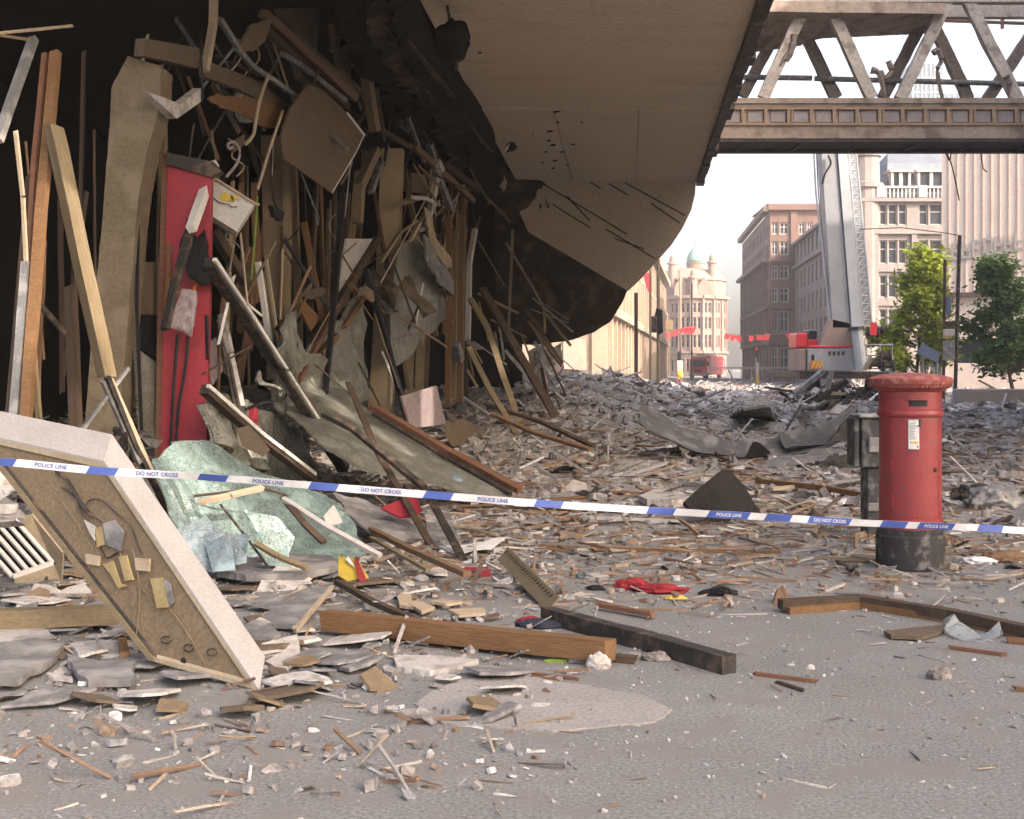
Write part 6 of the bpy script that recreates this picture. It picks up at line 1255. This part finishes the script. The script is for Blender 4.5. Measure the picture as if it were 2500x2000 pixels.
gs('large dark angled slab at the right edge behind the police tape', 'slab', 'dark_slab', [(2450, 1292), (2470, 1250, 13.5), (2520, 1215, 13.8), (2600, 1200, 13.8), (2600, 1300)], 'felt', .1, .0, torn=.02)
gs('thin flat brown board on the pavement at the right', 'board', 'wood_board', [(2158, 1552), (2310, 1535), (2300, 1552), (2250, 1568), (2175, 1563)], 'board_brown', .02, .03, torn=.01)
gs('clear torn plastic film by the bent timber', 'film', 'plastic_film', [(2300, 1520, 8.1), (2330, 1500, 8.0), (2350, 1530, 8.0), (2400, 1545, 7.9), (2440, 1510, 7.9), (2450, 1540, 7.9), (2400, 1572), (2320, 1560)], 'film', .003, .02, torn=.03, crumple=.06, cuts=2)
gs('rusty splintered stub at the left end of the bent timber', 'stub', 'wood_stub', [(1885, 1478), (1895, 1440, 9.1), (1912, 1428, 9.1), (1925, 1455, 9.1), (1918, 1480)], 'wood_brown', .08, .0, torn=.02)
# slatted vent and cream board at the left edge
vt = thing('slatted_vent', P(60, 1390, 9.3), 'white slatted vent panel lying behind the light box at the left edge', 'vent')
c4 = [P(-60, 1160, 9.6), P(20, 1240, 9.6), P(128, 1374, 9.3), P(30, 1408, 9.1), P(-80, 1290, 9.3)]
A_, B_, C_, D_ = P(-70, 1150, 9.7), P(128, 1374, 9.3), P(30, 1408, 9.1), P(-168, 1184, 9.5)
mk('backing', plate([A_+V((0, .06, -.01)), B_+V((0, .06, -.01)), C_+V((0, .06, -.01)), D_+V((0, .06, -.01))], .02), 'soot_and_shade', vt)
for i in range(6):
    t = i/5; a = A_.lerp(D_, t); b = B_.lerp(C_, t); M, L = axes(a, b, .3); mk('slat', bar(L, .028, .02, .002, 3), 'white_paint', vt, M=M)
M, L = axes(B_, C_); mk('frame', bar(L, .04, .03, .002, 3), 'white_paint', vt, M=M)
gs('upright cream board behind the slatted vent', 'board', 'cream_board', [(34, 1424), (60, 1262, 9.8), (78, 1258, 9.8), (153, 1350, 9.8), (150, 1420)], 'cream_paint', .04, .0)
# big sagging grey sheet in the street
def ribbon(top, bot, Yt, Yb, n=40, th=.02, wob=.14, m='felt_dark', nm='sag', parent=None):
    tp_ = spline([P(x, y, Yt) for x, y in top], 8); bt_ = spline([P(x, y, Yb) for x, y in bot], 8); v, f = [], []; K = 8
    for i in range(n+1):
        a = tp_[int(i/n*(len(tp_)-1))]; b = bt_[int(i/n*(len(bt_)-1))]
        for k in range(K+1):
            p = a.lerp(b, k/K); p.y += wob*noise.noise(p*1.3); p.z += wob*.5*noise.noise(p*2.1+V((7, 0, 0)))-.12*math.sin(math.pi*k/K); v.append(p)
        if i:
            for k in range(K): q = (i-1)*(K+1)+k; f.append([q, q+1, q+K+2, q+K+1])
    m_ = len(v); v += [p+V((0, th, -th)) for p in v]; f += [[q+m_ for q in g][::-1] for g in f]
    return mk(nm, (v, f), m, parent, smooth=True)
sg = thing('fallen_sheet', P(1800, 1100, 22.5), 'long grey sagging sheet of roofing membrane draped across the debris', 'sheet')
ribbon([(1562, 985), (1600, 1000), (1660, 1040), (1740, 1066), (1830, 1070), (1920, 1062), (2010, 1040), (2060, 1020)], [(1560, 1035), (1600, 1058), (1680, 1090), (1760, 1112), (1850, 1112), (1940, 1108), (2010, 1090), (2075, 1060)], 23.5, 22.3, nm='long_fold', parent=sg)
ribbon([(1900, 1060), (1960, 1048), (2040, 1020), (2098, 990)], [(1930, 1090), (2000, 1088), (2060, 1070), (2080, 1040)], 23.2, 22.6, nm='raised_end', parent=sg)
mk('dark_fold', plate([P(2020, 1084, 22.2), P(2070, 1022, 22.3), P(2096, 1000, 22.4), P(2098, 1085, 22.4), P(2060, 1075, 22.2)], .06, torn=.03), 'metal_dark', sg)
mk('painted_gap_shade', plate([P(1818, 1116, 22.0), P(1838, 1078, 22.1), P(1856, 1082, 22.1), P(1882, 1104, 22.0), P(1850, 1118, 22.0)], .05, torn=.02), 'soot_and_shade', sg)  # shade inside a gap drawn as a near-black plate
for (pts, m, lab) in (([(1850, 1150), (1880, 1120, 20.8), (1990, 1100, 21.2), (2030, 1095, 21.2), (2010, 1115, 20.6), (1920, 1150)], 'felt', 'broken grey sheet edge below the sagging membrane'), ([(2000, 1150), (2050, 1115, 20.2), (2090, 1100, 20.3), (2098, 1150)], 'felt', 'grey folded sheet left of the cabinet foot'), ([(1950, 1010), (1990, 998, 30.0), (2050, 978, 30.2), (2020, 1004, 29.8)], 'metal_dark', 'dark upturned slab behind the sagging membrane'), ([(2010, 1008, 30), (2040, 984, 30.2), (2072, 996, 30.1), (2050, 1012, 29.9)], 'plaster', 'pale slab fragment behind the sagging membrane'), ([(1780, 1030), (1815, 1000, 31.5), (1880, 998, 31.6), (1890, 1035)], 'felt', 'grey upright slab behind the middle of the sagging membrane'), ([(1650, 975), (1720, 958, 48), (1720, 985)], 'felt', 'large grey slab lying before the sunlit rubble'), ([(1840, 985, 36), (1842, 965, 36), (1880, 968, 36), (1880, 990, 36)], 'plaster', 'grey block standing before the sunlit rubble')):
    gs(lab, 'slab', 'broken_slab', pts, m, .06, .05, torn=.03, crumple=.06, cuts=2)
for (pts, lab) in (([(1960, 1000), (2070, 928)], 'dark charred beam leaning on the heap below the crane'), ([(2030, 905), (2020, 950)], 'grey upright post stuck in the charred heap'), ([(2110, 905), (2128, 872)], 'pale splintered stick rising from the charred heap behind the pillar box'), ([(1940, 962), (2010, 905)], 'grey beam leaning at the left of the charred heap')):
    bm_(lab, 'beam', 'charred_beam', [(x, y, 50) for x, y in pts], 14 if 'pale' not in lab else 11, 'metal_grey' if 'grey' in lab else ('wood_pale' if 'pale' in lab else 'charred'), depth='a')
gs('orange lit board on the charred heap behind the pillar box', 'board', 'wood_board', [(2030, 965, 49), (2034, 956, 49), (2062, 958, 49), (2066, 964, 49)], 'wood_pale', .1, .0)

# ------------------------------------------------------------------ repeats scattered over the road, each one an object
def repeats(name, n, variants, m, label, cat, group, area, size, tilt, seed, lift=.01):
    random.seed(seed); meshes = []
    for k in range(variants[0]):
        v, f = variants[1](k); me = bpy.data.meshes.new(name); me.from_pydata([tuple(q) for q in v], [], f); me.update(); me.materials.append(MATS[m[k % len(m)]]); meshes.append(me)
    o0 = None
    for i in range(n):
        x, y = area(); s = size(y)
        if o0 is None:
            o = o0 = bpy.data.objects.new(name, meshes[0]); C.objects.link(o); tag(o, label, cat, group)
        else:
            o = o0.copy(); o.data = random.choice(meshes); C.objects.link(o)
        o.matrix_world = Matrix.Translation((x, y, max(0, hgt(x, y))+lift)) @ rot_rand(tilt) @ Matrix.Diagonal((s*random.uniform(.7, 1.3), s*random.uniform(.8, 1.2), s*random.uniform(.8, 1.2), 1))
def a1():
    while 1:
        y = 9.5+random.random()*15; x = random.uniform(-.34*y, .40*y)
        if random.random() < (.45 if (y < 12 and x > .5) else 1): return x, y
def a2():
    y = 13+random.random()**1.2*26; return random.uniform(XF(y)-.3 if y > 20 else -.28*y, .40*y), y
def a3():
    y = 11.9-5.9*random.random()**1.15; return random.uniform(-.40*y, .0*y), y
W4 = ['wood_brown', 'wood_red', 'wood_tan', 'wood_dark', 'wood_orange', 'wood_pale', 'wood_tan', 'wood_brown']
repeats('wood_plank', 285, (8, lambda k: bar(1, random.uniform(.05, .12), random.uniform(.015, .04), .006, 6, random.uniform(-.02, .03), .12)), W4, 'splintered wooden plank lying among the debris on the road', 'plank', 'splintered planks strewn over the road', a1, lambda y: random.uniform(.2, .85)*(.6+.04*(y-9)), .07, 41, .03)
repeats('broken_board', 120, (8, lambda k: chunk(random.uniform(.5, 1), random.uniform(.25, .5), .03, .3)), ['board_brown', 'plaster', 'felt', 'board_tan', 'wood_tan', 'plaster', 'felt', 'wood_red'], 'broken flat piece of board lying among the debris on the road', 'board', 'broken pieces of board strewn over the road', a1, lambda y: random.uniform(.15, .42), .12, 42, .03)
repeats('torn_sheet', 110, (8, lambda k: bentsheet(1, random.uniform(.5, .9), 5, .25)), ['felt', 'metal_grey', 'plaster', 'felt', 'board_brown', 'metal_dark', 'paper', 'rock'], 'torn buckled sheet lying in the rubble of the street', 'sheet', 'torn sheets in the rubble of the street', a2, lambda y: random.uniform(.18, .5)*(.4+.028*y), .25, 43, .05)
repeats('masonry_lump', 170, (8, lambda k: chunk(1, random.uniform(.6, .9), random.uniform(.3, .6), .35)), ['rock', 'plaster', 'felt', 'rock', 'concrete_pale', 'rock', 'felt', 'plaster'], 'broken lump of masonry lying in the rubble of the street', 'masonry', 'lumps of masonry in the rubble', a2, lambda y: random.uniform(.10, .26)*(.4+.03*y), .4, 44, .03)
repeats('felt_slab', 34, (8, lambda k: chunk(1, random.uniform(.5, .9), .035, .35, random.randint(5, 8))), ['felt', 'plaster', 'felt', 'felt', 'board_brown', 'plaster', 'felt', 'plaster'], 'flat broken slab of grey board lying around the foot of the fallen light box', 'slab', 'flat slabs around the light box', lambda: (lambda y: (random.uniform(-.40*y, -.10*y), y))(6.3+3.6*random.random()), lambda y: random.uniform(.3, .75), .10, 46, .03)
repeats('plaster_flake', 130, (6, lambda k: chunk(1, random.uniform(.5, .9), .05, .35)), ['plaster', 'felt', 'plaster', 'board_tan', 'felt', 'board_brown'], 'flake of plaster lying around the foot of the fallen light box and the teal glass', 'plaster', 'plaster flakes around the light box', a3, lambda y: random.uniform(.12, .42), .2, 45, .03)

def area_left():
    y = 11.5-6.6*random.random()**1.35; return random.uniform(-.41*y, .06*y)-abs(random.gauss(0, .2)), y
scatter_chunks('splinter_litter', 800, 'wood_mix', 'splinters and slivers littering the ground around the fallen light box', 'splinters', area_left, lambda y: random.uniform(.02, .09), (.2, .96), .2, 51)
scatter_chunks('plaster_litter', 900, 'rubble', 'plaster crumbs littering the ground around the fallen light box', 'plaster', area_left, lambda y: random.uniform(.015, .10), (.75, .85), .35, 52)

# ------------------------------------------------------------------ hazy air over the far street
if HAZE:
    hv = box(-420, 560, -75, 620, -1.2, 112)
    hm = bpy.data.materials.new('haze'); hm.use_nodes = True; t = hm.node_tree; t.nodes.remove(t.nodes['Principled BSDF'])
    pv = t.nodes.new('ShaderNodeVolumePrincipled'); pv.inputs['Color'].default_value = (.97, .93, .90, 1); pv.inputs['Density'].default_value = HAZE; pv.inputs['Anisotropy'].default_value = .2
    t.links.new(pv.outputs[0], t.nodes['Material Output'].inputs['Volume'])
    me = bpy.data.meshes.new('haze'); me.from_pydata([tuple(q) for q in hv[0]], [], hv[1]); me.materials.append(hm); o = bpy.data.objects.new('haze', me); C.objects.link(o); tag(o, kind='stuff')
